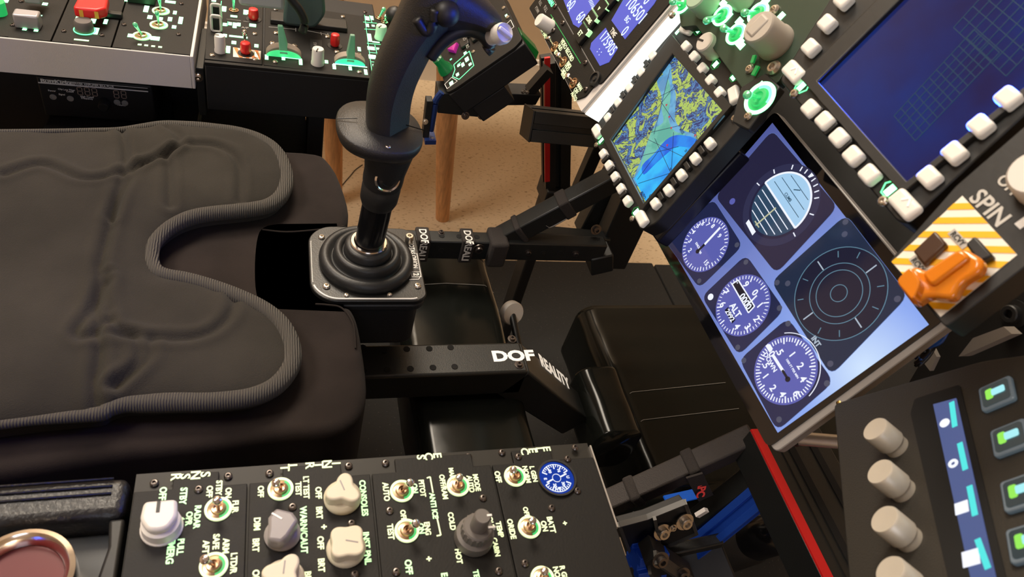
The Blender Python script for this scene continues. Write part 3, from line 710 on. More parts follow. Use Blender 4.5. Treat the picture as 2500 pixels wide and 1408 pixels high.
# interior lights panel
t = dzus('avionics_unit', 'backlit black INTR LT panel with grey and cream lobed knobs on the near console', edges[1], edges[2], tb(690, 832, 1135))
g = G(); legends(g, RC, [('I', 821, 1131, .0052), ('N', 800, 1133, .0052), ('T', 779, 1135, .0052), ('R', 757, 1137, .0052), ('L', 715, 1140, .0052), ('T', 696, 1142, .0052), ('OFF', 637, 1200, .0036), ('LT TEST', 748, 1190, .0036), ('TEST', 729, 1193, .0036), ('BRT', 625, 1331, .0038), ('DIM', 628, 1279, .0038), ('OFF', 778, 1203, .0038), ('BRT', 780, 1252, .0038), ('+', 791, 1286, .0045), ('OFF', 783, 1325, .0038), ('BRT', 785, 1380, .0038), ('OFF', 625, 1408, .0038), ('BRT', 752, 1412, .0038)]); mk('lettering', g, LITC, t)
g = G(); legends(g, RC, [('WARN/CAUT', 742, 1292, .0040), ('CONSOLES', 888, 1215, .0040), ('INST PNL', 896, 1338, .0040)]); mk('lettering', g, LITM, t)
toggle(t, RC, (685, 1194), (672, 1177))
a, b = RC.L(690, 1292, .008); g = G()
g.lathe([(.0108, 0), (.0112, .002), (.0095, .004), (.006, .005), (0, .005)], Matrix.Translation((a, b, 0)), 28); k = mk('knob', g, GREYK, t, smooth=True)
g = G(); g.prism([(x, y) for x, y in [(a - .0118, b - .004), (a - .008, b + .006), (a - .002, b + .0095), (a + .008, b + .003), (a + .0115, b - .001), (a + .009, b - .009), (a + .002, b - .0085), (a - .006, b - .0085)]], .003, .015); mk('pointer', g, GREYK, k, bevel=.002)
g = G(); a1_, b1_ = RC.L(676, 1262, .015); g.line((a1_ - .003, b1_ - .003), (a1_ + .0015, b1_ + .003), .0012, .0149, .0153); mk('index_mark', g, PWHITE, k)
clover_knob(t, RC, (838, 1202), .0122, .013, CREAM, PI * .94, depth=.42); clover_knob(t, RC, (847, 1328), .0122, .013, CREAM, PI * .25, lobes=4, depth=.22); clover_knob(t, RC, (692, 1404), .0125, .013, CREAM, PI * .8, depth=.42)
scr(t, [(714, 1238), (858, 1278), (866, 1402)]); scr(t, [(658, 1156), (851, 1138)], -.0028)
# environment panel
t = dzus('avionics_unit', 'backlit black ECS panel with tall two-tier grey knob between INTR LT and ELEC', edges[2], edges[3], tb(962, 1150, 1110))
g = G(); legends(g, RC, [('E', 1068, 1112, .0052), ('C', 1047, 1114, .0052), ('S', 1028, 1116, .0052), ('AUTO', 943, 1200, .0038), ('PITOT', 1031, 1192, .0036), ('TEST', 954, 1298, .0038), ('ENG', 1044, 1290, .0036), ('MODE', 1164, 1178, .0036), ('AUTO', 1149, 1181, .0036), ('OFF/RAM', 1083, 1188, .0036), ('MAN', 1103, 1156, .0032, PI / 2 * 0), ('HOT', 1120, 1358, .0036), ('+', 1047, 1364, .0045), ('CABIN', 1211, 1335, .0034), ('COLD', 1103, 1272, .0036), ('TEMP', 1220, 1292, .0036), ('OUT', 1199, 1277, .0034), ('OFF', 985, 1258, .0034, PI / 2)]); 
for l_ in ([(1042, 1167), (1050, 1164)], [(1050, 1164), (1057, 1203)], [(1067, 1264), (1076, 1306)], [(1076, 1306), (1066, 1308)]):
    A_ = RC.L(*l_[0]); B_ = RC.L(*l_[1]); g.line(A_, B_, .0009, 0, .0004)
mk('lettering', g, LITC, t)
g = G(); legends(g, RC, [('ON', 1013, 1192, .0036), ('ANTI ICE', 1059, 1234, .0036), ('ON', 1029, 1290, .0036), ('OFF', 998, 1384, .0042, .6), ('E', 1085, 1403, .004), ('TEMP', 1165, 1412, .0036, PI / 2)]); mk('lettering', g, LITM, t)
toggle(t, RC, (981, 1199), (1004, 1176)); toggle(t, RC, (993, 1296), (1018, 1276)); toggle(t, RC, (1118, 1186), (1122, 1163))
a, b = RC.L(1158, 1308, .004); g = G(); P_ = []
g.lathe([(.0128, 0), (.0134, .0015), (.0128, .008), (.0104, .0095), (.0100, .0170), (.0090, .0180), (0, .018)], Matrix.Translation((a, b, 0)), 32); k = mk('knob', g, GREYD, t, smooth=True)
g = G(); g.prism([(a + (.0108 if i % 2 else .0098) * math.cos(PI * i / 18), b + (.0108 if i % 2 else .0098) * math.sin(PI * i / 18)) for i in range(36)], .0096, .0165); mk('ridged_tier', g, GREYD, k, bevel=.0004)
g = G(); g.lathe([(.0058, .018), (.0056, .031), (.0048, .032), (0, .032)], Matrix.Translation((a, b, 0)), 28); mk('inner_knob', g, GREYD, k, smooth=True)
g = G(); g.box(a - .0007, a + .0007, b + .0028, b + .0060, .0255, .0324); g.box(a + .001, a + .0024, b + .0062, b + .0112, .0150, .0186); mk('index_mark', g, PWHITE, k)
scr(t, [(951, 1247), (1179, 1216), (967, 1396), (1217, 1394)]); scr(t, [(941, 1131), (1143, 1115)], -.0028)
# electrical panel
t = dzus('avionics_unit', 'backlit black ELEC panel with round blue battery gauge, rightmost on the near console', edges[3], edges[4], tb(1247, 1342, 1095))
t0 = t
g = G(); legends(g, RC, [('E', 1335, 1096, .0052), ('L', 1318, 1098, .0052), ('E', 1300, 1100, .0052), ('C', 1281, 1102, .0052), ('OFF', 1216, 1164, .0040), ('NORM', 1286, 1158, .0036), ('L GEN', 1303, 1157, .0036), ('ORIDE', 1249, 1291, .0038), ('OFF', 1285, 1250, .0034, PI / 2), ('BATT', 1346, 1281, .0038), ('ON', 1329, 1284, .0038), ('+', 1379, 1277, .004), ('R GEN', 1378, 1405, .0036), ('NORM', 1362, 1408, .0036)]); mk('lettering', g, LITC, t)
toggle(t, RC, (1257, 1163), (1252, 1145)); toggle(t, RC, (1292, 1287), (1301, 1269)); toggle(t, RC, (1324, 1412), (1330, 1392))
scr(t, [(1265, 1115), (1403, 1093), (1346, 1240), (1281, 1375), (1385, 1120), (1409, 1198)]); scr(t, [(1225, 1105)], -.0028)
a, b = RC.L(1358, 1168); g = G(); g.annulus(a, b, .0135, .0150, .0, .0022); g0 = mk('round_gauge', g, BLK, t, smooth=True)
g = G(); g.lathe([(.0136, .0008), (0, .0008)], Matrix.Translation((a, b, 0)), 40); mk('gauge_face', g, flatm('gauge_blue', (.015, .055, .42), .8), g0)
g = G()
for sgn, cx_ in ((-1, 0), (1, 0)):
    for i in range(13):
        q = (-62 + i * 10.3) * PI / 180 + (PI if sgn < 0 else 0); R0, R1 = (.0075 if i % 3 == 0 else .0092), .0112
        g.line((a + R0 * math.cos(q), b + R0 * math.sin(q)), (a + R1 * math.cos(q), b + R1 * math.sin(q)), .0009 if i % 3 == 0 else .0005, .0009, .0012)
    g.annulus(a, b, .0110, .0115, .0009, .0012, 20, -1.1 + (PI if sgn < 0 else 0), 1.1 + (PI if sgn < 0 else 0))
g.annulus(a, b, .0030, .0034, .0009, .0012)
g.line((a - .0008, b + .0035), (a - .0028, b + .0085), .0011, .0009, .0012); g.line((a + .001, b - .0035), (a + .003, b - .0085), .0011, .0009, .0012)
for s_, u, v in (('30', .0052, .0040), ('20', .0060, -.0028), ('16', -.0058, .0035), ('30', -.0058, -.0038)): g.text(s_, a + u, b + v, .0022, .0009, 0, bold=.03, th=.0003)
g.text('BATT', a + .0085, b, .0020, .0009, PI / 2, bold=.02, th=.0003); g.text('E', a, b - .0088, .0022, .0009, 0, bold=.03, th=.0003); g.text('U', a, b + .009, .0022, .0009, 0, bold=.03, th=.0003)
mk('gauge_marks', g, flatm('gauge_white', (.85, .9, 1), 1.1), g0)

# arm rest and tray at the left of the near console
aL = RC.L(330, 1180); bl = RC.L(0, 1190)
t = thing('arm_rest', 'padded black leather arm rest with raised seams behind the SNSR panel', 'arm rest', RC)
A0 = RC.L(150, 1172)[0]; A1 = RC.L(150, 1225)[0]; BL = -.36
g = G(); g.box(A0, A1 + .012, BL, bL - .003, -.11, .000); mk('padding', g, LEATH, t, bevel=.006, seg=4)
g = G()
for y_ in (1178, 1196, 1214):
    aa = RC.L(150, y_)[0]; g.tube([(aa, BL + .005, .0006), (aa, bL - .012, .0006)], .0009, 8)
mk('piping', g, LEATH, t, smooth='all')
t = thing('cup_tray', 'dark glossy tray with a raised rim beside the leather arm rest', 'tray', RC)
g = G(); g.box(A1 + .012, .26, BL, bL - .005, -.05, -.022); mk('tray_floor', g, mat('gloss_tray', (.05, .055, .06), .25), t, bevel=.002)
q0 = RC.L(300, 1245, -.004); g = G(); g.prism([(A1 + .012, bL - .003), (.26, bL - .003), (.26, bL - .045), (A1 + .03, bL - .010), (A1 + .012, bL - .012)], -.022, -.004); mk('tray_rim', g, BLK, t, bevel=.002)
g = G(); a0_, b0_ = RC.L(181, 1240, -.008); a1_, b1_ = RC.L(288, 1233, -.008); g.prism(roundpoly([(a0_ - .001, b0_), (a1_ - .002, b1_), (a1_ + .0025, b1_), (a0_ + .003, b0_)], .002), -.022, -.008)
single('ivory_strip', g, mat('ivory_plastic', (.80, .66, .46), .45), 'pale ivory plastic strip lying along the tray beside the arm rest', 'strip', M=RC.M())
t = thing('tumbler', 'silver rimmed tumbler with dark red inside, cut off by the lower left corner', 'cup', RC)
a, b = RC.L(48, 1412, .01); Mx = Matrix.Translation((a, b, 0))
g = G(); g.lathe([(.022, -.0215), (.026, -.015), (.0275, .008), (.0272, .0135), (.0245, .0145), (.0215, .011), (.0205, .004)], Mx, 56); mk('steel_rim', g, CHR, t, smooth=True)
g = G(); g.lathe([(.0206, .006), (.0195, -.018), (0, -.0185)], Mx, 40); mk('red_lining', g, mat('dark_red', (.10, .004, .006), .3), t, smooth=True)
# ================================================================ LEFT CONSOLE
LC = Fr((0, .797, .650), (0, -1, 0), (1, 0, 0))
def lb(x, y, off=0): return LC.L(x, y, off)
lE = lb(464, 146)[1]
con = thing('console_tray', 'silver fronted left console tray holding three green lit panels', 'console', LC)
g = G(); g.box(-.001, .0012, -.62, lE, -.0365, .0045); g.box(-.20, .0012, lE, lE + .0035, -.0365, .0045); mk('silver_front', g, SILV, con, bevel=.0008)
g = G(); g.box(-.20, -.0012, -.62, lE, -.036, -.006); mk('tray_body', g, BOXB, con)
g = G(); g.box(-.012, -.0012, -.62, lE, -.006, -.0034); mk('mounting_rail', g, RAIL, con)
def left_unit(label, px0, px1, tabs, name='avionics_unit'):
    lo, hi = px0, px1; t = thing(name, label, 'control panel', LC); nt_ = .0085; gap = .0007
    P = [(-.16, lo + gap), (-.16, hi - gap), (-.002 - nt_, hi - gap), (-.002 - nt_, tabs[1]), (-.003, tabs[1]), (-.003, tabs[0]), (-.002 - nt_, tabs[0]), (-.002 - nt_, lo + gap)]
    g = G(); g.prism(P, -.0032, 0); mk('faceplate', g, FACE, t, bevel=.0005); return t
def lit(t, items, m=None, fr=LC, off=0):
    if fr is LC: items = [(i[0], i[1], i[3] * 1.25, i[2] * 1.3) for i in items]
    g = G(); bars(g, fr, items, off=off); mk('lettering', g, m or LITW, t)
e0 = lb(132, 82)[1]; e1 = lb(277, 98)[1]
# leftmost unit
t = left_unit('left edge unit with a silver square knob and lever, leftmost on the far console', lb(-110, 80)[1], e0, (lb(20, 90)[1], lb(78, 92)[1]))
a, b = LC.L(70, 68); g = G(); g.box(a - .011, a + .004, b - .012, b + .012, 0, .016); k = mk('selector_knob', g, mat('satin_silver', (.42, .40, .42), .4, .5), t, bevel=.002)
a, b = LC.L(84, 28); g = G(); g.prism([(a - .02, b - .008), (a - .02, b + .012), (a + .006, b + .010), (a + .007, b - .005)], .012, .020); mk('lever', g, mat('grey_lever', (.34, .38, .36), .5), t, bevel=.0015)
lit(t, [(12, 3, 5, 5), (110, 10, 4, 5), (60, 72, 3, 3), (88, 75, 3, 3), (98, 38, 3, 2), (1, 28, 2, 3)]); a, b = LC.L(-8, 12, .01); g = G(); g.cyl((a, b, 0), (a, b, .014), .008); mk('knob', g, GREEN, t, smooth=True)
scr(t, [(31, 62), (52, 4)], 0, .0026, fr=LC); scr(t, [(95, 98)], -.003, fr=LC)
# red guard unit
t = left_unit('unit with a raised red switch guard above a black knob on the far console', e0, e1, (lb(182, 98)[1], lb(218, 101)[1]))
lit(t, [(191, 45, 4, 11), (228, 50, 4, 11), (258, 53, 3, 9), (234, 76, 4, 12)]); lit(t, [(199, 98, 11, 2.6)], LITM)
a, b = LC.L(207, 74); g = G(); g.annulus(a, b, .0102, .0112, 0, .0008); k0 = mk('lit_ring', g, LITG, t)
g = G(); g.lathe([(.0095, 0), (.0092, .010), (.0080, .012), (0, .012)], Matrix.Translation((a, b, 0)), 28); mk('knob', g, GREYD, t, smooth=True)
g = G(); a, b = LC.L(216, 34, .014)
g.prism([(a - .035, b - .012), (a + .003, b - .0135), (a + .0045, b - .004), (a + .004, b + .010), (a - .004, b + .018), (a - .035, b + .016)], .010, .022)
g.box(a - .03, a - .022, b - .010, b + .012, 0, .012); gd = mk('switch_guard', g, RED, t, bevel=.0025, seg=3, label='red switch guard')
g = G(); 
for dx in (-.006, .009):
    g.add([(a + .0047, b + dx - .002, .012), (a + .0047, b + dx + .002, .012), (a + .0047, b + dx + .002, .020), (a + .0047, b + dx - .002, .020)], [(0, 1, 2, 3)])
mk('yellow_mark', g, mat('amber_mark', (.8, .45, .05), .5), gd)
g = G(); a, b = LC.L(270, 33, .004); g.box(a - .004, a + .004, b - .010, b + .012, 0, .006); mk('guard_hinge', g, BLK, t, bevel=.001)
scr(t, [(156, 77), (249, 87)], 0, .0026, fr=LC); scr(t, [(165, 107), (235, 117)], -.003, fr=LC)
# three toggles unit
t = left_unit('unit with three upright chrome toggles in lit rings, beside the silver console end', e1, lE, (lb(322, 110)[1], lb(405, 120)[1]))
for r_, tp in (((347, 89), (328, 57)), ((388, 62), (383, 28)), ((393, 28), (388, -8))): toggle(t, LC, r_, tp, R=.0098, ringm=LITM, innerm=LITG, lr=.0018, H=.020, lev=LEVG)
lit(t, [(357, 22, 4, 13), (366, 42, 4, 7), (416, 5, 9, 5), (427, 31, 3, 7), (415, 47, 3.5, 8), (441, 50, 3.5, 14), (425, 66, 3.5, 6), (319, 87, 4.5, 6), (379, 94, 7, 7), (393, 46, 3, 6), (310, 2, 4, 3)]); lit(t, [(341, 109, 3, 3), (357, 111, 3, 3), (374, 113, 3, 3), (391, 115, 3, 3)], LITM)
g = G(); a, b = LC.L(352, 0, .004); g.box(a - .02, a + .004, b - .018, b + .012, 0, .010); mk('dark_cover', g, mat('green_black', (.01, .04, .015), .5), t, bevel=.001)
scr(t, [(303, 61), (436, 85), (443, 10)], 0, .0026, fr=LC); scr(t, [(308, 121), (424, 133)], -.003, fr=LC)
# join bracket with bolt
g = G(); b0_ = lE + .0045; b1_ = lb(497, 150)[1]; g.box(-.10, -.004, b0_, b1_ - .001, -.075, -.012)
t = thing('joining_bracket', 'dark upright bracket with one chrome bolt between the two far console boxes', 'bracket', LC); mk('plate', g, STEEL, t, bevel=.001)
p = LC.loc(ony(484, 186, .803)); bolt(t, Vector((-.004, p.y, p.z)), (1, 0, 0), .0045, CHR)

# throttle box
tE0, tE1 = lb(499, 152)[1], lb(908, 192)[1] + .02
tb_ = thing('throttle_housing', 'black box housing under the two bright green throttle panels', 'console', LC)
g = G(); g.box(-.21, .003, tE0, tE1, -.062, -.0035); mk('housing', g, BOXB, tb_, bevel=.0015)
g = G(); g.box(-.002, .0035, tE0, tE1, -.0035, .0005); mk('edge_lip', g, FACE, tb_, bevel=.0005)
def plate(label, poly, fr=LC, name='avionics_unit', c=0, th=.0032, cat='control panel'):
    t = thing(name, label, cat, fr); g = G(); g.prism([fr.L(x, y, c) for x, y in poly], c - th, c); mk('faceplate', g, FACE, t, bevel=.0005); return t
t = plate('throttle side unit with two red pull knobs and an orange striped patch', [(500, 143), (640, 157), (643, -40), (513, -50)])
lit(t, [(522, 22, 4, 5), (547, 22, 4, 11), (571, 40, 6, 4), (599, 30, 3.5, 10), (605, 30, 3, 8), (598, 1, 5, 4), (522, 2, 4, 4), (549, 60, 3.5, 6), (562, 58, 3, 6), (573, 62, 3.5, 11), (583, 60, 3, 7), (617, 62, 6, 6), (549, 87, 3.5, 6), (582, 90, 16, 3.2), (571, 104, 4, 6), (557, 121, 3.5, 13), (626, 112, 3.5, 6), (627, 133, 3.5, 9)])
lit(t, [(556, 58, .6, 9), (540, 8, .6, 10)], LITG)
g = G()
for l_ in ([(553, 47), (588, 51)], [(594, 52), (610, 54)]): g.line(LC.L(*l_[0]), LC.L(*l_[1]), .0007, 0, .0004)
g.text('A/P', *LC.L(598, 68), .004, .0001, PI / 2, bold=.02, th=.0003); mk('print_lines', g, PGREY, t)
for i, (x, y) in enumerate(((528, 38), (528, 66))):
    a, b = LC.L(x, y, .006); g = G(); q_ = .016 
    P_ = rr(-.0065, .0065, -.009, .009, .003)
    g.tube([(a - .001, b + u * .8, .010 + v * 1.1) for u, v in P_], .0016, 6, closed=True, up=Vector((1, 0, 0))); k = mk('rocker_frame', g, WHITE, t, smooth='all')
    g = G(); g.box(a - .010, a - .002, b - .0045, b + .0045, 0, .016); mk('rocker', g, BLK, k, bevel=.001)
cyl_knob(t, LC, (538, 92), (536, 120), .0065, .020, WHITE, ang=-PI / 2)
toggle(t, LC, (571, 26), (570, -10), R=.0058, ringm=BRONZE, innerm=False, lr=.0018, H=.02, lev=LEVG)
def redknob(t, x, y, h=.014, r=.0062, off=0):
    a, b = LC.L(x, y, off); g = G(); g.lathe([(.0095, .0), (.009, .0008), (0, .0009)], Matrix.Translation((a, b, 0)), 24); k = mk('pull_knob', g, BLK, t, smooth=True)
    g = G(); g.lathe([(r * .8, .001), (r, .004), (r, h * .7), (r * .9, h), (r * .5, h * 1.05), (0, h * 1.05)], Matrix.Translation((a, b, 0)), 9); mk('red_cap', g, RED, k, bevel=.0006, label='red cap')
redknob(t, 619, 48); redknob(t, 600, 131)
g = G(); pa = [LC.L(569, 116), LC.L(637, 125), LC.L(636, 146), LC.L(569, 139)]; g.prism(pa, 0, .0003); sp = mk('striped_patch', g, mat('pale_stripe', (.78, .72, .62), .5), t)
g = G()
for i in range(4):
    u = i / 4 + .02; A_ = pa[0].lerp(pa[1], u); B_ = pa[0].lerp(pa[1], min(1, u + .13)); D_ = pa[3].lerp(pa[2], min(1, u + .2)); E_ = pa[3].lerp(pa[2], min(1, u + .33)); g.prism([A_, B_, E_, D_], .0003, .0005)
mk('orange_stripes', g, mat('orange_stripe', (.80, .24, .06), .5), sp)
toggle(t, LC, (598, 108), (597, 76), R=.0052, ringm=BRONZE, innerm=False, lr=.0022, H=.022)
scr(t, [(518, 136), (622, 84)], 0, .003, True, fr=LC); scr(t, [(623, 146)], -.001, .0032, True, fr=LC)

t = plate('wide throttle quadrant unit with two green fan shaped levers', [(644, 158), (903, 187), (902, 100), (893, 40), (648, 5)])
def fan_lever(base, top, wd, m1):
    a, b = LC.L(*base); P_ = [(b + wd * math.cos(PI * i / 14), wd * .62 * math.sin(PI * i / 14)) for i in range(15)]
    Mx = Matrix(((0, 0, 1, 0), (1, 0, 0, 0), (0, 1, 0, 0), (0, 0, 0, 1)))
    g = G(); g.prism(P_, a - .012, a, Mx); base_ = mk('lever_fan', g, mat('taupe_plastic', (.26, .21, .17), .6), t, bevel=.0008)
    g = G(); g.prism([(b + (wd * .96) * math.cos(PI * i / 14), wd * .42 * math.sin(PI * i / 14)) for i in range(15)], a, a + .0012, Mx); mk('lit_fan_face', g, m1, base_)
    tp = LC.loc(hit(top[0], top[1], LC.W(a - .004, 0, 0), LC.r)); 
    g = G(); n_ = 8; g.add([(a - .010, b - .0052, .010), (a + .0015, b - .0052, .004), (a + .0015, b + .0052, .004), (a - .010, b + .0052, .010), (tp.x - .003, tp.y - .0028, tp.z), (tp.x + .002, tp.y - .0028, tp.z), (tp.x + .002, tp.y + .0028, tp.z), (tp.x - .003, tp.y + .0028, tp.z)],
        [(0, 1, 2, 3), (7, 6, 5, 4), (0, 4, 5, 1), (1, 5, 6, 2), (2, 6, 7, 3), (3, 7, 4, 0)]); mk('lever_arm', g, mat('lit_grey_green', (.16, .24, .19), .5, emit=(.05, .6, .22), es=.16), base_, bevel=.001)
fan_lever((693, 139), (684, 62), .0205, mat('green_fan', (.1, .6, .25), .5, emit=(.04, .72, .22), es=.8))
fan_lever((855, 158), (861, 85), .0190, mat('cyan_fan', (.1, .6, .45), .5, emit=(.03, .75, .38), es=.85))
lit(t, [(651, 141, 3, 7), (692, 143, 3, 6), (734, 152, 3, 10), (672, 137, 18, 1.6), (712, 142, 18, 1.6), (816, 163, 3, 9), (855, 167, 3, 7), (893, 176, 3, 10), (836, 158, 17, 1.6), (874, 162, 17, 1.6), (797, 151, 3, 6), (877, 120, 3, 8)])
cyl_knob(t, LC, (777, 124), (775, 150), .0078, .020, WHITE, ang=-.3)
redknob(t, 817, 113, .016, .0058)
g = G(); a0_ = LC.L(756, 96); g.prism([LC.L(757, 97), LC.L(786, 100), LC.L(786, 126), LC.L(758, 123)], 0, .0012); mk('raised_plate', g, BLK, t)
g = G(); 
for l_ in ([(656, 66), (722, 72)], [(740, 73), (800, 85)], [(722, 69), (722, 77)], [(783, 79), (785, 86)], [(800, 82), (802, 88)]): g.line(LC.L(*l_[0]), LC.L(*l_[1]), .0009, 0, .0004)
a, b = LC.L(769, 108, .0012); g.text('A/S', a, b, .004, .0013, PI, bold=.01, th=.0003); mk('print_lines', g, PGREY, t)
scr(t, [(665, 107), (719, 113), (822, 128), (876, 135), (799, 91), (674, 82)], 0, .0034, True, fr=LC); scr(t, [(672, 152), (877, 177), (761, 40), (837, 42), (673, 24)], 0, .003, True, fr=LC)
g = G(); a0_, b0_ = LC.L(660, 55); a1_, b1_ = LC.L(845, 60, .0)
g.box(a0_ - .02, a0_ + .004, b0_, b1_, 0, .006); mk('slot_cover', g, BLK, t, bevel=.001)
g = G(); 
g.prism(roundpoly([(.00, .0), (.040, .0), (.052, .02), (.046, .07), (.030, .12), (.012, .12), (.004, .06)], .008), -.006, .006, LC.M().inverted() @ Matrix.Translation(LC.W(*LC.L(690, 60), .002)) @ Matrix.Rotation(PI / 2, 4, 'X'))
mk('throttle_arm', g, mat('slate_grip', (.055, .085, .085), .5), t, bevel=.004, seg=3)
g = G(); p_ = LC.loc(ony(715, 55, .835)); q_ = [(LC.loc(ony(x, y, .835))) for x, y in ((738, 78), (744, 55), (732, 25), (712, 0), (700, -20))]; g.tube(smooth_path(q_, 4), .005, 8); mk('curved_rib', g, BLK, t, smooth='all')
g = G(); p_ = LC.loc(ony(646, 2, .850)); g.box(p_.x - .008, p_.x + .008, p_.y - .028, p_.y + .022, p_.z - .006, p_.z + .03); mk('grip_pad', g, mat('pale_grey_pad', (.40, .42, .42), .5), t, bevel=.004, seg=3)

t = plate('narrow unit covered in bright green gridlines, right of the throttle quadrant', [(906, 188), (985, 197), (960, 45), (890, 34)])
lit(t, [(897, 45, 4, 9), (908, 44, 3, 9), (897, 62, 3, 7), (911, 63, 3, 4), (902, 92, 4, 17), (918, 103, 7, 2.4), (906, 118, 7, 7), (923, 119, 3, 4), (909, 139, 7, 8), (923, 142, 3, 3), (914, 162, 3, 8)])
g = G()
for l_ in ([(890, 37), (909, 183)], [(887, 54), (920, 57)], [(890, 71), (940, 74)], [(896, 106), (942, 110)], [(901, 128), (945, 132)], [(906, 151), (948, 155)], [(902, 38), (908, 55)], [(915, 110), (920, 130)], [(920, 132), (925, 152)]): g.line(LC.L(*l_[0]), LC.L(*l_[1]), .0006, 0, .0004)
mk('grid_lines', g, LITG, t)
cyl_knob(t, LC, (929, 64), (931, 92), .0078, .018, mat('green_tinted_knob', (.5, .62, .48), .5, emit=(.2, .9, .4), es=.25), ang=-.6)
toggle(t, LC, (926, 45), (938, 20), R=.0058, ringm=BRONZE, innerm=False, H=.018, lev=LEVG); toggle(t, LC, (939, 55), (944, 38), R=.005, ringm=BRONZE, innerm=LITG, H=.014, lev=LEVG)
g = G(); a, b = LC.L(963, 38, .014); g.ball((a, b, .014), .0125, 24); g.cyl((a, b, 0), (a, b, .008), .006); mk('ball_knob', g, BLK, t, smooth='all')
scr(t, [(891, 31)], 0, .003, fr=LC)

g = G(); g.box(-1.0, ony(496, 260, .93).x, .93, .945, .02, .60); single('black_panel_or_backdrop', g, BOXB, 'wide black board added as a dark backdrop behind the amplifier', 'panel')  # added dark backdrop that hides the floor under the left console
# amplifier and gear under the left console
AF = Fr(ony(93, 192, .84), (1, 0, 0), (0, 0, 1))
def al(x, y): return AF.L(x, y)
t = thing('amplifier', 'black amplifier with white title line and unlit digit displays under the silver console', 'amplifier', AF)
w_ = al(372, 225)[0]; h0 = -al(200, 268)[1]
g = G(); g.box(-.002, w_, -h0 - .012, .003, -.08, 0); mk('case', g, BOXB, t, bevel=.002)
g = G(); A_, B_ = al(93, 201), al(362, 226); g.line((A_[0], A_[1]), (B_[0], A_[1]), .0014, 0, .0004); g.line((A_[0] + .005, A_[1] + .0045), (B_[0], A_[1] + .0045), .0006, 0, .0004)
g.text('ButtKicker', al(100, 199)[0], A_[1] + .0030, .0048, .0, 0, 'L', bold=.03, th=.0006, sx=1.2); g.text('POWER AMPLIFIER BKA PLUS', al(175, 205)[0], A_[1] + .0026, .0024, .0, 0, 'L', bold=.01, th=.0006, sx=1.0)
for s_, x, y in (('Power', 127, 221), ('Clip', 147, 217), ('Signal', 151, 230), ('Low Filter', 169, 219), ('Cutoff', 171, 223), ('High Cutoff', 213, 236), ('Frequency', 213, 240), ('Volume', 296, 256)): a, b = al(x, y); g.text(s_, a, b, .0021, .0, 0, bold=.01, th=.0005)
mk('lettering', g, PWHITE, t)
SEGM = mat('unlit_segments', (.30, .22, .17), .4)
def seg8(g, a, b, w, h, c=.0002):
    for x0, y0_, x1, y1_ in ((0, 0, 0, 1), (0, 1, 0, 2), (1, 0, 1, 1), (1, 1, 1, 2), (0, 0, 1, 0), (0, 1, 1, 1), (0, 2, 1, 2)):
        A_ = Vector((a + x0 * w, b + y0_ * h / 2)); B_ = Vector((a + x1 * w, b + y1_ * h / 2)); dd_ = (B_ - A_) * .1; g.line(A_ + dd_, B_ - dd_, .0009, 0, c + .0002)
for xs_, ys_ in (((195, 213, 231), (222, 223, 225)), ((284, 302), (230, 231))):
    for x, y in zip(xs_, ys_):
        g = G(); a, b = al(x, y); seg8(g, a - .0025, b - .005, .005, .0100); mk('digit_display', g, SEGM, t)
for x, y in ((130, 236), (172, 240), (286, 249), (305, 251)):
    g = G(); a, b = al(x, y); g.lathe([(.0036, 0), (.0036, .001), (.0026, .0012), (.0024, .0006), (0, .0006)], Matrix.Translation((a, b, 0)), 20); mk('push_switch', g, PGREY, t, smooth=True)
g = G(); a, b = al(256, 248); g.lathe([(.006, 0), (.0058, .012), (.005, .013), (0, .013)], Matrix.Translation((a, b, 0)), 24); mk('volume_knob', g, BLK, t, smooth=True)
t = thing('subwoofer_box', 'black box with white initials half hidden behind the seat pad', 'box')
p0_ = ony(85, 300, .80); p1_ = ony(398, 300, .80)
g = G(); g.box(p0_.x, p1_.x, .76, .90, .455, .530); mk('case', g, BOXB, t, bevel=.004)
g = G(); DFr = Fr((p0_.x, .7598, .5), (1, 0, 0), (0, 0, 1)); a, b = DFr.L(135, 327, .0002); g.text('DOF', a, b, .010, .0002, 0, bold=.04, th=.0004); a, b = DFr.L(180, 330, .0002); g.text('REALITY', a + .006, b, .008, .0002, 0, bold=.03, th=.0004)
g.v = [tuple(DFr.W(*v)) for v in g.v]; mk('lettering', g, PWHITE, t)
t = thing('mesh_bag', 'black mesh sided bag with a curved seam below the throttle housing', 'bag')
q0, q1 = ony(490, 245, .86), ony(748, 245, .86)
g = wrapbox(q0.x, q1.x, .84, .95, .33, .575, .03); mk('bag_body', g, mat('mesh_black', (.014, .014, .011), .85, bump=.6, bscale=400), t, smooth='all')
g = G(); g.tube(smooth_path([Vector(ony(x, y, .836)) for x, y in ((530, 228), (505, 245), (490, 275), (486, 310), (488, 345))], 5), .0022, 8); mk('piping', g, mat('olive_piping', (.07, .075, .05), .7), t, smooth='all')
g = G(); g.box(q1.x + .002, ony(790, 260, .86).x, .83, .90, .10, .60); single('black_panel_or_backdrop', g, BOXB, 'narrow black upright panel between the mesh bag and the pine leg', 'panel', bevel=.002)
g = G(); cable = smooth_path([onz(x, y, .0015) for x, y in ((885, 402), (868, 414), (856, 428), (842, 444), (820, 470))], 5); g.tube(cable, .0012, 6)
single('thin_cable', g, BLK, 'thin black cable curving over the carpet behind the stick', 'cable')
g = G(); q_ = [onz(x, y, .0015) for x, y in ((838, 245), (846, 255), (852, 264), (858, 280), (870, 300))]; g.tube(smooth_path(q_, 4), .0012, 6); single('thin_cable', g, BLK, 'short black cable on the carpet beside the left pine table leg', 'cable')
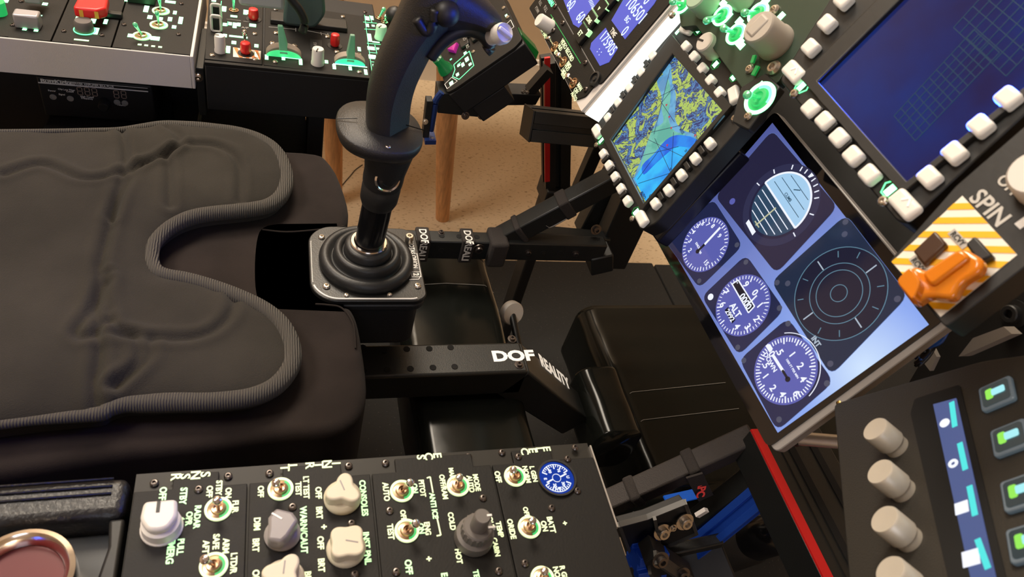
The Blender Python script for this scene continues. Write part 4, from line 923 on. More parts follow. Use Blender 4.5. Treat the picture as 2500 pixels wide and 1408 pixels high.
# ================================================================ GEAR SELECT UNIT (45 degree box left of the stick head)
GF = Fr(ony(1095, 232, .75), (0, -1, 0), (1, 0, 1.0))
t = thing('gear_panel', 'angled black jettison box with a lit outlined legend behind the stick head', 'control panel', GF)
bw = -.16; top = GF.loc(ony(1280, 105, .75)).y
pts_ = [(0, 0)]
g = G(); g.prism([(bw, .0), (.0, .0), (.0, top), (bw, top)], -.034, -.001); g.prism([(bw, .012), (-.001, .012), (-.001, top * .55), (bw, top * .55)], -.060, -.034); mk('housing', g, BOXB, t, bevel=.0015)
def gl(x, y): return GF.L(x, y)
PF = [gl(1086, 205), gl(1095, 229), gl(1282, 104), gl(1262, 60), gl(1210, -25), gl(1085, 40)]
g = G(); g.prism(roundpoly([(bw, .0), (-.002, .0), (-.0, .010), (0, top - .012), (-.006, top), (bw, top)], .004), -.001, .0025); mk('faceplate', g, FACE, t, bevel=.0006)
GF.O = GF.W(0, 0, .0025); 
t['label'] = t['label']
def gm(g, name, m, par=None, **k):
    g.v = [(x, y, z + .0025) for x, y, z in g.v]; return mk(name, g, m, par or t, **k)
g = G(); bars(g, GF, [(1136, 130, 6, 4), (1140, 145, 9, 5), (1130, 158, 8, 4), (1120, 160, 4, 4), (1148, 157, 5, 4), (1117, 182, 6, 4), (1102, 203, 7, 5), (1236, 38, 5, 3)]); gm(g, 'lettering', LITW)
g = G(); bars(g, GF, [(1101, 145, 3, 3), (1121, 155, 1, 5)]); gm(g, 'lettering', LITG)
g = G()
def loop(pp, w=.0007):
    for i in range(len(pp)): g.line(GF.L(*pp[i]), GF.L(*pp[(i + 1) % len(pp)]), w, 0, .0004)
loop([(1108, 158), (1146, 125), (1157, 160), (1121, 194), (1105, 187), (1111, 170)]); gm(g, 'outline', LITG)
g = G(); loop([(1086, 206), (1103, 189), (1117, 198), (1092, 217)]); loop([(1237, 59), (1247, 49), (1255, 66), (1246, 73)]); gm(g, 'outline', PWHITE)
g = G()
for x, y in ((1143, 85), (1136, 108), (1163, 92)): 
    a, b = GF.L(x, y); g.box(a - .008, a + .008, b - .006, b + .006, 0, .004)
gm(g, 'square_key', BLK, bevel=.001)
g = G()
for s_, x, y in (('LO', 1133, 93), ('RO', 1140, 111), ('S', 1165, 90)): a, b = GF.L(x, y, .006); g.text(s_, a, b, .004, .0045, 0, bold=.01, th=.0003)
gm(g, 'key_text', PGREY)
g = G(); a, b = GF.L(1110, 122); g.lathe([(.009, 0), (.009, .003), (.008, .005), (0, .006)], Matrix.Translation((a, b, 0)), 3); gm(g, 'jettison_button', mat('magenta_button', (.35, .02, .16), .3, emit=(.32, .01, .30), es=.35), label='magenta wedge button')
g = G(); a, b = GF.L(1090, 172); g.lathe([(.010, 0), (.009, .006), (.006, .012), (.0065, .020), (.004, .022), (0, .022)], Matrix.Translation((a, b, 0)), 20); gm(g, 'emergency_knob', mat('bottle_green', (.01, .06, .02), .3, emit=(0, .25, .05), es=.25), smooth=True)
for x, y in ((1156, 127), (1230, 20), (1240, 43)): a, b = GF.L(x, y); screw(t, a, b, .0025, .0026, True)
t = thing('tilted_flap', 'green lit dark side plate right of the angled jettison box', 'plate')
g = G(); p_ = [ony(x, y, .77) for x, y in ((1274, 84), (1316, 128), (1304, 160), (1262, 112))]; g.add([tuple(v) for v in p_] + [(v.x, v.y + .02, v.z) for v in p_], [(0, 1, 2, 3), (7, 6, 5, 4), (0, 4, 5, 1), (1, 5, 6, 2), (2, 6, 7, 3), (3, 7, 4, 0)])
mk('plate', g, mat('green_glow_black', (.012, .05, .018), .4, emit=(0, .12, .01), es=.35), t, bevel=.001)  # green light on the dark plate is painted by tint and emission
# bracket below
t = thing('support_bracket', 'grey steel bracket with two hex bolts below the angled jettison box', 'bracket')
g = G(); p_ = [ony(x, y, .765) for x, y in ((1072, 228), (1100, 228), (1190, 282), (1183, 288), (1068, 276))]; g.add([tuple(v) for v in p_] + [(v.x, v.y + .03, v.z) for v in p_], [tuple(range(5)), tuple(range(9, 4, -1))] + [(i, 5 + i, 5 + (i + 1) % 5, (i + 1) % 5) for i in range(5)]); mk('plate', g, STEEL, t, bevel=.001)
for x, y in ((1136, 282), (1176, 282)): bolt(t, ony(x, y, .764), (0, -1, .2), .0042, SCRW)
t = thing('side_boom', 'long black sloping arm between the jettison bracket and the baseboard', 'arm')
g = G(); p_ = [ony(x, y, .86) for x, y in ((1195, 258), (1215, 228), (1322, 232), (1308, 257))]; g.add([tuple(v) for v in p_] + [(v.x, v.y + .03, v.z) for v in p_], [(0, 1, 2, 3), (7, 6, 5, 4), (0, 4, 5, 1), (1, 5, 6, 2), (2, 6, 7, 3), (3, 7, 4, 0)]); mk('arm_plate', g, BOXB, t, bevel=.001)
g = G(); g.beam(ony(1292, 222, .87), ony(1340, 168, .87), .016, .012); mk('thin_strut', g, BLK, t)
for x, y in ((1277, 224), (1287, 225)): bolt(t, ony(x, y, .858), (0, -1, .2), .0025, SCRL)
t = thing('blue_strap', 'dark blue bracket strip with chrome screws hanging right of the stick disc', 'strip')
g = G(); g.tube(smooth_path([ony(x, y, .757) for x, y in ((1078, 225), (1064, 245), (1060, 270), (1052, 318))], 5), .0040, 8); g.beam(ony(1035, 337, .757), ony(1062, 337, .757), .02, .006); mk('blue_strip', g, mat('navy_plastic', (.012, .03, .13), .4), t)
g = G(); g.beam(ony(1048, 240, .760), ony(1038, 330, .760), .013, .008); mk('black_post', g, BLK, t, bevel=.001)
for x, y in ((1038, 297), (1056, 342)): bolt(t, ony(x, y, .752), (0, -1, .2), .0030, SCRL)

# ================================================================ RED STRIPED POST AND EXTRUSIONS
def slotted(name, label, p0, p1, wd, ht, up, m=STEEL, slots=(( 1, 0), (-1, 0), (0, 1), (0, -1)), cat='beam', group=None):
    """aluminium extrusion profile with a groove along each face"""
    t = thing(name, label, cat, group=group); p0 = Vector(p0); p1 = Vector(p1); T_ = (p1 - p0).normalized(); X_ = T_.cross(up).normalized(); Y_ = X_.cross(T_)
    w2, h2, s_, d_ = wd / 2, ht / 2, .004, .005
    P_ = [(-w2, -h2), (-s_, -h2), (-s_, -h2 + d_), (s_, -h2 + d_), (s_, -h2), (w2, -h2), (w2, -s_), (w2 - d_, -s_), (w2 - d_, s_), (w2, s_), (w2, h2), (s_, h2), (s_, h2 - d_), (-s_, h2 - d_), (-s_, h2), (-w2, h2), (-w2, s_), (-w2 + d_, s_), (-w2 + d_, -s_), (-w2, -s_)]
    g = G(); g.prism(P_, 0, (p1 - p0).length, Matrix(((X_.x, Y_.x, T_.x, p0.x), (X_.y, Y_.y, T_.y, p0.y), (X_.z, Y_.z, T_.z, p0.z), (0, 0, 0, 1))))
    mk('profile', g, m, t, bevel=.0006); return t, X_, Y_, T_
pa_, pb_ = ony(1357, 140, .905), ony(1357, 462, .905)
t, X_, Y_, T_ = slotted('upright_post', 'dark extrusion post with one red stripe standing before the beige wall', pa_, pb_, .042, .030, Vector((0, 1, 0)))
g = G(); g.beam(ony(1336, 140, .884), ony(1336, 442, .884), .008, .004, Vector((0, 1, 0))); mk('red_stripe', g, REDM, t, label='red stripe')
g = G(); c_ = ony(1360, 470, .895); g.box(c_.x - .024, c_.x + .024, .88, .93, c_.z - .02, c_.z + .012); g.box(c_.x - .019, c_.x + .001, .885, .925, .012, c_.z - .02); mk('foot', g, BLK, t, bevel=.003)
P0_, P1_ = ony(1290, 300, .775), ony(1470, 318, .775)
t, X_, Y_, T_ = slotted('extrusion_beam', 'short black extrusion beam sticking out left from behind the map display', P0_, P1_, .040, .040, Vector((0, .35, 1)))
g = G(); g.beam(P0_ - T_ * .003, P0_ - T_ * .0003, .0415, .0415, Vector((0, .35, 1))); mk('end_cap', g, BLK, t, bevel=.001)
# diagonal braces on the far side
t = thing('diagonal_brace', 'black square tube brace rising from the far rail to the map display', 'brace')
g = G(); g.beam(ony(1222, 583, .665), ony(1505, 432, .665), .024, .026); mk('tube', g, STEEL, t, bevel=.002)
g = G(); g.beam(ony(1262, 562, .664), ony(1275, 555, .664), .0275, .0295); mk('band', g, STRAP, t, bevel=.002)
g = G(); g.beam(ony(1368, 505, .664), ony(1392, 492, .664), .0275, .0295); mk('band', g, STRAP, t, bevel=.002)
g = G(); g.tube([ony(x, y, .655) for x, y in ((1332, 548), (1340, 553), (1352, 549), (1385, 530))], .0022, 6); mk('cable_clip', g, PGREY, t)
t = thing('brace_elbow', 'dark fabric wrapped elbow where the far rail meets the diagonal brace', 'elbow')
q_ = ony(1208, 592, .66); g = G(); g.box(q_.x - .012, q_.x + .012, .635, .672, q_.z - .022, q_.z + .018); mk('wrap', g, STRAP, t, bevel=.004)
g = G(); g.tube([ony(x, y, .68) for x, y in ((1205, 562), (1225, 556), (1250, 545))], .0012, 6); mk('braided_sleeve', g, PGREY, t)
def bar(label, a, b, Y0, Y1, wd, ht, name='frame_tube', m=STEEL, cat='tube', up=Vector((0, 1, 0)), group=None):
    t = thing(name, label, cat, group=group); g = G(); g.beam(ony(a[0], a[1], Y0), ony(b[0], b[1], Y1), wd, ht, up); mk('tube', g, m, t, bevel=.002); return t
bar('slim black strut behind the map display leaning between post and brace', (1412, 462), (1470, 330), .80, .80, .018, .018)
bar('thick black leaning upright left of the map display corner', (1478, 640), (1612, 345), .70, .70, .055, .03)
bar('rear leaning tube seen through the gap beneath the map display', (1425, 560), (1540, 345), .74, .74, .026, .026)
bar('short cross tube glowing green on top under the diagonal brace', (1265, 570), (1480, 588), .69, .69, .022, .02)
t = bar('black foot tube hanging under the end of the far rail', (1463, 610), (1463, 650), .66, .66, .032, .03)
g = G(); p_ = ony(1455, 560, .668); bolt(t, p_, (0, -1, .3), .006)
# ================================================================ FRONT INSTRUMENT PANEL
UP = (.42, 0, .907)
def lbox(t, fr, poly, c0, c1, name, m, bevel=.001, rnd=.0, par=None, off=0, smoothp=False):
    P_ = [fr.L(x, y, off) for x, y in poly]
    if rnd: P_ = roundpoly(P_, rnd)
    g = G(); g.prism(P_, c0, c1); return mk(name, g, m, par or t, bevel=bevel)
# ---- engine / fuel display unit
IF = Fr((.2979, .8272, .7469), (0, -1, 0), (.4063, 0, .9137))
t = thing('fuel_display_unit', 'tilted black engine and fuel display box with blue number windows and a white side with painted glare', 'display', IF)
w_ = IF.L(1420, 278)[0]; FI = [(1292, 22), (1420, 278), (1442, 272), (1645, 32), (1660, -40), (1400, -160), (1330, -60)]
PI_ = [Vector((0, 0)), Vector((w_, 0)), Vector((w_, .20)), Vector((0, .20))]
g = G(); g.prism(roundpoly(PI_, .004), -.032, -.003); mk('case', g, SILV, t, bevel=.001)
g = G(); g.prism(roundpoly([(.0, .0), (w_ - .0035, .0), (w_ - .0035, .0), (w_ - .0035, .20), (0, .20)], .006), -.003, 0); mk('silver_surround', g, SILV, t)
VR = [IF.L(1296, 28), IF.L(1412, 265)]
g = G(); s_ = .001; g.prism(roundpoly([(s_, s_), (w_ - .022, s_), (w_ - .013, .012), (w_ - .013, .028), (w_ - .020, .0335), (s_, .0335)], .003), 0, .0016); vp = mk('recorder_plate', g, FACE, t, bevel=.0004)
g = G(); g.prism(roundpoly([(s_, .0345), (w_ - .019, .0345), (w_ - .011, .030), (w_ - .006, .034), (w_ - .006, .20), (s_, .20)], .003), 0, .0016); mk('display_plate', g, FACE, t, bevel=.0004)
# bright case side: its white glare is painted as emission
Pq = [IF.loc(CAM)]  # side face of the case
g = G(); g.box(w_ + .0004, w_ + .0012, .001, .20, -.031, -.003); mk('glare_side', g, mat('painted_glare_white', (.8, .85, .8), .4, emit=(.95, 1.0, .92), es=1.25), t)
IF2 = Fr(IF.W(0, 0, .0016), IF.r, IF.u)
def im(g, name, m, par=None, **k):
    g.v = [(x, y, z + .0016) for x, y, z in g.v]; return mk(name, g, m, par or t, **k)
BLS = mat('lcd_blue', (.01, .01, .04), .2, emit=(.085, .115, .62), es=1.0)
g = G(); g.prism([IF2.L(*p) for p in ((1376, 0), (1400, 60), (1413, 68), (1430, 62), (1475, 0), (1500, -40), (1380, -60))], 0, .0004); s1_ = im(g, 'lcd_window', BLS)
g = G(); g.prism([IF2.L(*p) for p in ((1493, 50), (1526, 96), (1597, 10), (1620, -30), (1545, -40))], 0, .0004); s2_ = im(g, 'lcd_window', BLS)
g = G(); g.prism([IF2.L(*p) for p in ((1479, 68), (1508, 119), (1487, 152), (1465, 161), (1441, 120), (1444, 105))], 0, .0004); s3_ = im(g, 'lcd_window', BLS)
LCDT = flatm('lcd_digits', (.75, .85, 1), 1.15)
def tx(fr, items, name, m, off=.0, base=.0005, rot=0, bold=.02, par=None, zoff=0):
    g = G()
    for it in items:
        st_, x, y, h_ = it[:4]; q = it[4] if len(it) > 4 else rot; a, b = fr.L(x, y); g.text(st_, a, b, h_, base, q, bold=bold, th=.0003, sx=.85)
    g.v = [(x, y, z + zoff) for x, y, z in g.v]; return mk(name, g, m, par or t)
tx(IF2, [('60', 1396, 9, .0120), ('60', 1419, 42, .0120), ('106501', 1555, 24, .0125), ('BG', 1533, 48, .006), ('0', 1527, 76, .0110), ('175905', 1487, 106, .0110), (':  :', 1466, 125, .007), ('0', 1583, -2, .0120), ('5', 1391, 25, .005)], 'lcd_digits', LCDT, zoff=.0016, bold=.0)
g = G()
for i in range(7): g.line(IF2.L(1438 + i * 1.6, 4 + i * 3.5), IF2.L(1447 + i * 1.4, 1 + i * 3.5), .0008, .0005, .0008)
im(g, 'lcd_scale', LCDT)
# push keys with lit edges
for i, (x, y, s_) in enumerate(((1425, 87, 'ET'), (1446, 54, 'ZONE'), (1472, 25, 'v'), (1495, 0, '^'))):
    a, b = IF2.L(x, y); g = G(); g.box(a - .0105, a + .0105, b - .0085, b + .0085, .0, .005); k = im(g, 'push_key', FACE, bevel=.001)
    g = G(); g.line((a - .0105, b + .0095), (a + .0105, b + .0095), .0016, 0, .0050); g.line((a + .0103, b + .009), (a + .0103, b + .004), .0012, 0, .0050); im(g, 'lit_edge', LITM, k)
    g = G(); g.text(s_, a, b, .0048 if len(s_) > 2 else .0055, .0050, 0, bold=.015, th=.0003, sx=.7 if len(s_) > 2 else 1); im(g, 'key_text', LITC, k)
tx(IF2, [('TIME', 1498, 80, .0055)], 'lettering', PWHITE, base=.0002, zoff=.0016, bold=.01)
tx(IF2, [('FULL', 1333, 22, .0048), ('FULL', 1320, 8, .004), ('FT/MM', 1312, 24, .004)], 'lettering', PGREY, base=.0002, zoff=.0016, bold=.01)
tx(IF2, [('VIDEO RECORD', 1385, 122, .0052), ('HMD', 1356, 124, .0048), ('HUD', 1368, 116, .0045), ('LMDI', 1377, 175, .0045), ('HUD', 1385, 165, .0045), ('RMDI', 1390, 158, .004), ('MAN', 1416, 212, .0046), ('OFF', 1407, 222, .0046), ('AUTO', 1402, 235, .0046), ('HMD', 1331, 86, .0045), ('L', 1348, 50, .006), ('BRT', 1325, 74, .0038), ('RDDI', 1376, 184, .004)], 'lettering', LITC, base=.0002, zoff=.0016, bold=.008)
tx(IF2, [('MENU', 1346, 5, .0055)], 'lettering', LITG, base=.0002, zoff=.0016)
g = G(); g.line(IF2.L(1345, 36), IF2.L(1418, 155), .0008, .0002, .0005); im(g, 'lit_line', DGREEN)
for r_, tp in (((1355, 115), (1338, 91)), ((1376, 152), (1362, 132)), ((1401, 204), (1385, 183))):
    tg = toggle(t, IF2, r_, tp, R=.0062, ringm=BRONZE, innerm=False, lr=.0022, H=.014)
    for o_ in [tg] + list(tg.children): o_.data = o_.data; 
    tg.location = (0, 0, .0016)
k = cyl_knob(t, IF2, (1321, 52), (1337, 62), .0088, .018, WHITE, notch=False); k.location = (0, 0, .0016)
for x, y, r_ in ((1375, 57, .003), (1352, 75, .003), (1430, 154, .003), (1431, 219, .003), (1356, 16, .003)): a, b = IF2.L(x, y); screw(t, a, b, .0016, r_)
a, b = IF2.L(1455, 194); g = G(); g.lathe([(.0078, 0), (.0078, .003), (.0058, .0035), (.0054, .0015), (.003, .0015), (.0022, .003), (0, .003)], Matrix.Translation((a, b, .0016)), 24); mk('hinge_screw', g, BLK, t, smooth=True)

# ---- backing structure of the instrument panel
BF = Fr((.415, .62, .70), (0, -1, 0), UP)
t = thing('panel_backing', 'large flat black backing plate joining the front displays', 'backing plate', BF)
g = G(); g.prism([BF.L(x, y) for x, y in ((1690, -160), (1480, 280), (1565, 500), (1640, 540), (1790, 395), (1905, 290), (2060, 470), (2190, 620), (2560, 640), (2700, -160))], -.012, -.004); mk('plate', g, BLK, t, bevel=.001)
t = thing('panel_stay', 'long dark stay between the map display and the gauge tablet', 'stay')
g = G(); g.beam(onx(1600, 575, .345), onx(1800, 360, .392), .030, .016, Vector((-1, 0, .4))); mk('tube', g, mat('dark_navy_metal', (.008, .009, .02), .35), t, bevel=.002)

# ---- map display
AF_ = Fr((.31, .588, .736), (0, -1, 0), UP)
t = thing('map_display', 'black square display showing a yellow and blue moving map ringed by white keys', 'display', AF_)
BZ = [(1441, 322), (1563, 562), (1600, 545), (1842, 270), (1850, 235), (1700, 40), (1655, 55)]
lbox(t, AF_, BZ, -.018, -.0, 'bezel', BLK, rnd=.004)
# raised hood frame around the screen
SC = [(1499, 346), (1581, 502), (1772, 276), (1650, 138)]
scp = [AF_.L(x, y) for x, y in SC]; cen = sum(scp, Vector((0, 0))) / 4
def ringprism(g, inner, outer, c0, c1):
    n = len(inner); vs = [(p[0], p[1], c) for c in (c0, c1) for L_ in (inner, outer) for p in L_]
    fs = []
    for i in range(n):
        j = (i + 1) % n
        fs += [(2 * n + i, 3 * n + i, 3 * n + j, 2 * n + j), (i, j, n + j, n + i), (n + i, n + j, 3 * n + j, 3 * n + i), (j, i, 2 * n + i, 2 * n + j)]
    return g.add(vs, fs)
LBc, RBc, RTc, LTc = scp
outer = [LBc + Vector((-.022, -.006)), RBc + Vector((.004, -.006)), RTc + Vector((.004, .008)), LTc + Vector((-.022, .010))]
g = G(); ringprism(g, scp, outer, 0, .0055); mk('screen_hood', g, BLK, t, bevel=.0008)
g = G(); g.prism([LBc + Vector((0, -.001)), RBc + Vector((.001, -.001)), RBc + Vector((.001, .006)), LBc + Vector((0, .004))], 0, .0052)
# picture
def nmap():
    m = bpy.data.materials.new('map_land'); m.use_nodes = True; nt = m.node_tree; b = nt.nodes['Principled BSDF']
    b.inputs['Base Color'].default_value = (.004, .004, .006, 1); b.inputs['Roughness'].default_value = .2
    tc = nt.nodes.new('ShaderNodeTexCoord'); n = nt.nodes.new('ShaderNodeTexNoise'); n.inputs['Scale'].default_value = 62; n.inputs['Detail'].default_value = 8; n.inputs['Roughness'].default_value = .72; n.inputs['Distortion'].default_value = 1.1
    r = nt.nodes.new('ShaderNodeValToRGB'); r.color_ramp.interpolation = 'CONSTANT'; e = r.color_ramp.elements
    e[0].position = 0; e[0].color = (.018, .035, .16, 1); e[1].position = .42; e[1].color = (.10, .30, .62, 1)
    for p_, c_ in ((.45, (.02, .04, .15, 1)), (.505, (.50, .66, .10, 1)), (.55, (.34, .55, .10, 1)), (.57, (.55, .70, .14, 1)), (.605, (.02, .04, .16, 1))):
        k = e.new(p_); k.color = c_
    n2 = nt.nodes.new('ShaderNodeMath'); n2.operation = 'MULTIPLY'; n2.inputs[1].default_value = 22
    n3 = nt.nodes.new('ShaderNodeMath'); n3.operation = 'FRACT'; n4 = nt.nodes.new('ShaderNodeMath'); n4.operation = 'GREATER_THAN'; n4.inputs[1].default_value = .16
    mx = nt.nodes.new('ShaderNodeMix'); mx.data_type = 'RGBA'; mx.inputs[6].default_value = (.03, .05, .14, 1)
    L_ = nt.links.new; L_(tc.outputs['Object'], n.inputs[0]); L_(n.outputs[0], r.inputs[0]); L_(n.outputs[0], n2.inputs[0]); L_(n2.outputs[0], n3.inputs[0]); L_(n3.outputs[0], n4.inputs[0])
    L_(n4.outputs[0], mx.inputs[0]); L_(r.outputs[0], mx.inputs[7]); L_(mx.outputs[2], b.inputs['Emission Color']); b.inputs['Emission Strength'].default_value = 1.05
    return m
sg = .0012
g = G(); g.prism(scp, .0, sg); scn = mk('screen', g, nmap(), t)
def pic(poly, c, name, m, rnd=0, smoothn=0, par=None, fr=AF_):
    P_ = smooth_path(poly, smoothn, True) if smoothn else poly
    P_ = [fr.L(x, y) for x, y in P_]; g = G(); g.prism(P_, sg, c); return mk(name, g, m, par or scn)
def vmat(name, c1, c2, sc_, es=1.0, lo=.42, hi=.55):
    m = bpy.data.materials.new(name); m.use_nodes = True; nt = m.node_tree; b = nt.nodes['Principled BSDF']; b.inputs['Base Color'].default_value = (.004, .004, .006, 1); b.inputs['Roughness'].default_value = .2
    tc = nt.nodes.new('ShaderNodeTexCoord'); n = nt.nodes.new('ShaderNodeTexNoise'); n.inputs['Scale'].default_value = sc_; n.inputs['Detail'].default_value = 4
    r = nt.nodes.new('ShaderNodeValToRGB'); r.color_ramp.elements[0].position = lo; r.color_ramp.elements[1].position = hi; r.color_ramp.elements[0].color = (*c1, 1); r.color_ramp.elements[1].color = (*c2, 1)
    nt.links.new(tc.outputs['Object'], n.inputs[0]); nt.links.new(n.outputs[0], r.inputs[0]); nt.links.new(r.outputs[0], b.inputs['Emission Color']); b.inputs['Emission Strength'].default_value = es; return m
VAL = vmat('map_valley', (.10, .42, .34), (.16, .52, .42), 60); PALE = vmat('map_paleblue', (.14, .42, .68), (.10, .30, .55), 90); SEA = vmat('map_sea', (.01, .30, .85), (.02, .50, .95), 30); DEEP = vmat('map_deep_sea', (.0, .12, .72), (.005, .25, .85), 40)
pic([(1612, 150), (1630, 180), (1652, 230), (1650, 290), (1668, 318), (1700, 330), (1692, 345), (1655, 345), (1625, 365), (1600, 395), (1575, 425), (1556, 450), (1548, 440), (1560, 410), (1572, 380), (1590, 330), (1608, 290), (1618, 240), (1606, 200), (1628, 178), (1640, 160)], sg + .0002, 'pale_coast', PALE, smoothn=3)
pic([(1634, 195), (1640, 235), (1634, 290), (1650, 322), (1676, 328), (1660, 338), (1632, 346), (1605, 372), (1580, 400), (1566, 420), (1570, 392), (1584, 350), (1596, 318), (1622, 300), (1618, 265), (1626, 225)], sg + .0004, 'green_valley', VAL, smoothn=3)
pic([(1552, 438), (1572, 405), (1600, 378), (1628, 345), (1655, 332), (1688, 334), (1716, 348), (1583, 500), (1566, 466)], sg + .0006, 'sea', SEA)
pic([(1572, 405), (1600, 378), (1628, 345), (1655, 332), (1688, 336), (1712, 350), (1690, 362), (1655, 360), (1630, 378), (1600, 405), (1575, 428)], sg + .0008, 'deep_sea', DEEP, smoothn=3)
g = G(); LN = [((1560, 330), (1712, 405)), ((1500, 400), (1660, 360)), ((1562, 450), (1660, 418)), ((1602, 340), (1645, 432)), ((1648, 325), (1642, 432)), ((1530, 340), (1700, 300)), ((1590, 290), (1660, 200)), ((1560, 440), (1612, 370)), ((1640, 170), (1600, 330)), ((1570, 260), (1690, 200)), ((1610, 240), (1650, 300)), ((1706, 340), (1688, 376))]
inq = [AF_.L(*p) for p in SC]
for A_, B_ in LN: 
    g.line(AF_.L(*A_), AF_.L(*B_), .0004, sg + .0008, sg + .0010)
LINEM = flatm('map_line', (.01, .015, .06), 1)
mk('route_lines', g, LINEM, scn)
g = G()
for x, y in ((1630, 259), (1637, 288), (1642, 315), (1632, 357), (1700, 333)): g.mark(); a, b = AF_.L(x, y); g.prism([(a - .0012, b), (a + .0012, b - .0008), (a + .0004, b + .0016)], sg + .0008, sg + .0011)
mk('red_marks', g, flatm('map_red', (.55, .02, .05), 1), scn)
g = G()
for st_, x, y, h_ in (('AUTO', 1574, 478, .0030), ('CSEL', 1594, 484, .0030), ('N32', 1592, 318, .0026), ('W112', 1668, 322, .0026), ('21', 1678, 370, .0022), ('23', 1640, 415, .0022)): a, b = AF_.L(x, y); g.text(st_, a, b, h_, sg + .0008, 0, bold=.01, th=.0003, sx=.8)
mk('map_lettering', g, LINEM, scn)
# keys
KEYA = [(1595, 137), (1567, 177), (1538, 215), (1510, 251), (1485, 288), (1473, 376), (1487, 404), (1502, 432), (1516, 461), (1532, 491), (1733, 350), (1697, 387), (1663, 427), (1632, 464), (1600, 497), (1675, 113), (1695, 138), (1715, 167), (1735, 196), (1757, 226)]
for x, y in KEYA: a, b = AF_.L(x, y, .004); push_button(t, a, b, .0, .0098, .0082, .0065)
for i, L_ in enumerate((KEYA[:5], KEYA[5:10], KEYA[10:15])):
    for k in range(4):
        (x0_, y0_), (x1_, y1_) = L_[k], L_[k + 1]; a, b = AF_.L((x0_ + x1_) / 2, (y0_ + y1_) / 2, .002); g = G()
        if i == 1: g.box(a - .0022, a + .0022, b - .0045, b + .0045, 0, .0045)
        else: g.box(a - .0045, a + .0045, b - .0022, b + .0022, 0, .0045)
        mk('key_guard', g, BLK, t, bevel=.0006)
for x, y, q in ((1457, 320, 0), (1566, 533, 0), (1675, 70, .3), (1791, 231, -.35)):
    a, b = AF_.L(x, y, .004); push_button(t, a, b, 0, .0165, .0095, .0060, rot=q + .9 if False else q); 
lg = G(); bars(lg, AF_, [(1468, 343, 4, 6.5), (1553, 517, 4, 6.5), (1654, 78, 4, 5), (1705, 74, 5, 5), (1728, 135, 5, 4.5), (1747, 157, 5, 5.5), (1793, 187, 6, 6.5)]); mk('lettering', lg, LITW, t)
lg = G()
for x, y in ((1468, 343), (1553, 517), (1705, 74), (1747, 157), (1793, 187)): a, b = AF_.L(x, y); lg.annulus(a, b, .0048, .0053, 0, .0003, 6)
mk('legend_borders', lg, DGREEN, t)
k = cyl_knob(t, AF_, (1724, 108), (1742, 116), .0100, .017, mat('warm_grey_knob', (.50, .45, .40), .5), slot=BLK, ang=PI * 1.1)
for x, y, r_ in ((1457, 354, .0028), (1544, 534, .0028), (1795, 290, .0034), (1638, 72, .003), (1807, 165, .0034), (1831, 168, .0036)): a, b = AF_.L(x, y); screw(t, a, b, 0, r_, True)

# ---- countermeasures unit (bright green) between map and upper right display
EF = Fr((.345, .52, .84), (0, -1, 0), UP)
t = thing('countermeasures_unit', 'black unit crowded with bright green lit toggles above the map display', 'control panel', EF)
lbox(t, EF, [(1652, -20), (1662, 66), (1700, 62), (1830, 240), (1900, 200), (2040, -20), (2050, -120), (1640, -120)], -.010, 0, 'faceplate', mat('green_spill_black', (.012, .03, .014), .5), rnd=.002)  # black plate with the green backlight spill painted into its colour
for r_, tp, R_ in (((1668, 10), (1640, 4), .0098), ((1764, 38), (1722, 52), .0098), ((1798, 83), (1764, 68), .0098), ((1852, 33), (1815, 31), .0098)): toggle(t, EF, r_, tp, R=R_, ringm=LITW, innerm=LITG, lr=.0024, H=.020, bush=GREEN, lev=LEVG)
k = cyl_knob(t, EF, (1850, 86), (1895, 84), .0150, .026, mat('warm_knob', (.40, .36, .31), .5), ang=PI * .85, notch=False)
a, b = EF.L(1853, 88, .026); g = G(); g.box(a - .016, a - .004, b - .005, b + .013, .004, .027); mk('pointer', g, mat('warm_knob', (.4, .36, .31)), k, bevel=.002)
cyl_knob(t, EF, (1710, 0), (1718, 6), .0125, .018, mat('green_grey_knob', (.30, .42, .30), .5), notch=False); 
cyl_knob(t, EF, (1800, -16), (1806, -10), .0110, .018, mat('warm_knob', (.4, .36, .31)), notch=False)
lit(t, [(1723, 32, 6, 7), (1713, 20, 5, 4), (1766, 8, 8, 6), (1778, 42, 5, 9), (1805, 53, 8, 6), (1812, 84, 5, 8), (1807, 108, 11, 6), (1866, 6, 8, 8), (1868, 34, 5, 5), (1842, 58, 8, 6), (1833, 60, 4, 5), (1905, 42, 6, 8), (1887, 118, 7, 6), (1877, 105, 4, 4), (1810, 100, 6, 4)], LITW, fr=EF)
for x, y, r_ in ((1642, 37, .004), (1892, 26, .0045), (1892, 168, .0060), (1832, 170, .004)): a, b = EF.L(x, y); screw(t, a, b, 0, r_, True)
t = thing('heading_unit', 'small black corner unit with one large green ringed toggle right of the map', 'control panel', EF)
lbox(t, EF, [(1812, 215), (1872, 180), (1908, 215), (1830, 320), (1790, 300)], -.006, .002, 'faceplate', BLK, rnd=.002)
EF3 = Fr(EF.W(0, 0, .002), EF.r, EF.u); tg = toggle(t, EF3, (1856, 240), (1822, 231), R=.0135, ringm=LITW, innerm=LITG, lr=.0026, H=.020, bush=GREEN, lev=LEVG); tg.location = (0, 0, .002)
g = G(); bars(g, EF3, [(1876, 217, 6, 8), (1859, 203, 3, 3)]); g.v = [(x, y, z + .002) for x, y, z in g.v]; mk('lettering', g, LITW, t)
a, b = EF3.L(1828, 285); screw(t, a, b, .002, .0036, True)
g = G(); a, b = EF.L(1850, 155); g.line(EF.L(1842, 158), EF.L(1848, 140), .003, .002, .004); g.line(EF.L(1844, 188), EF.L(1856, 166), .0035, .002, .004); mk('green_slot', g, DGREEN, t)

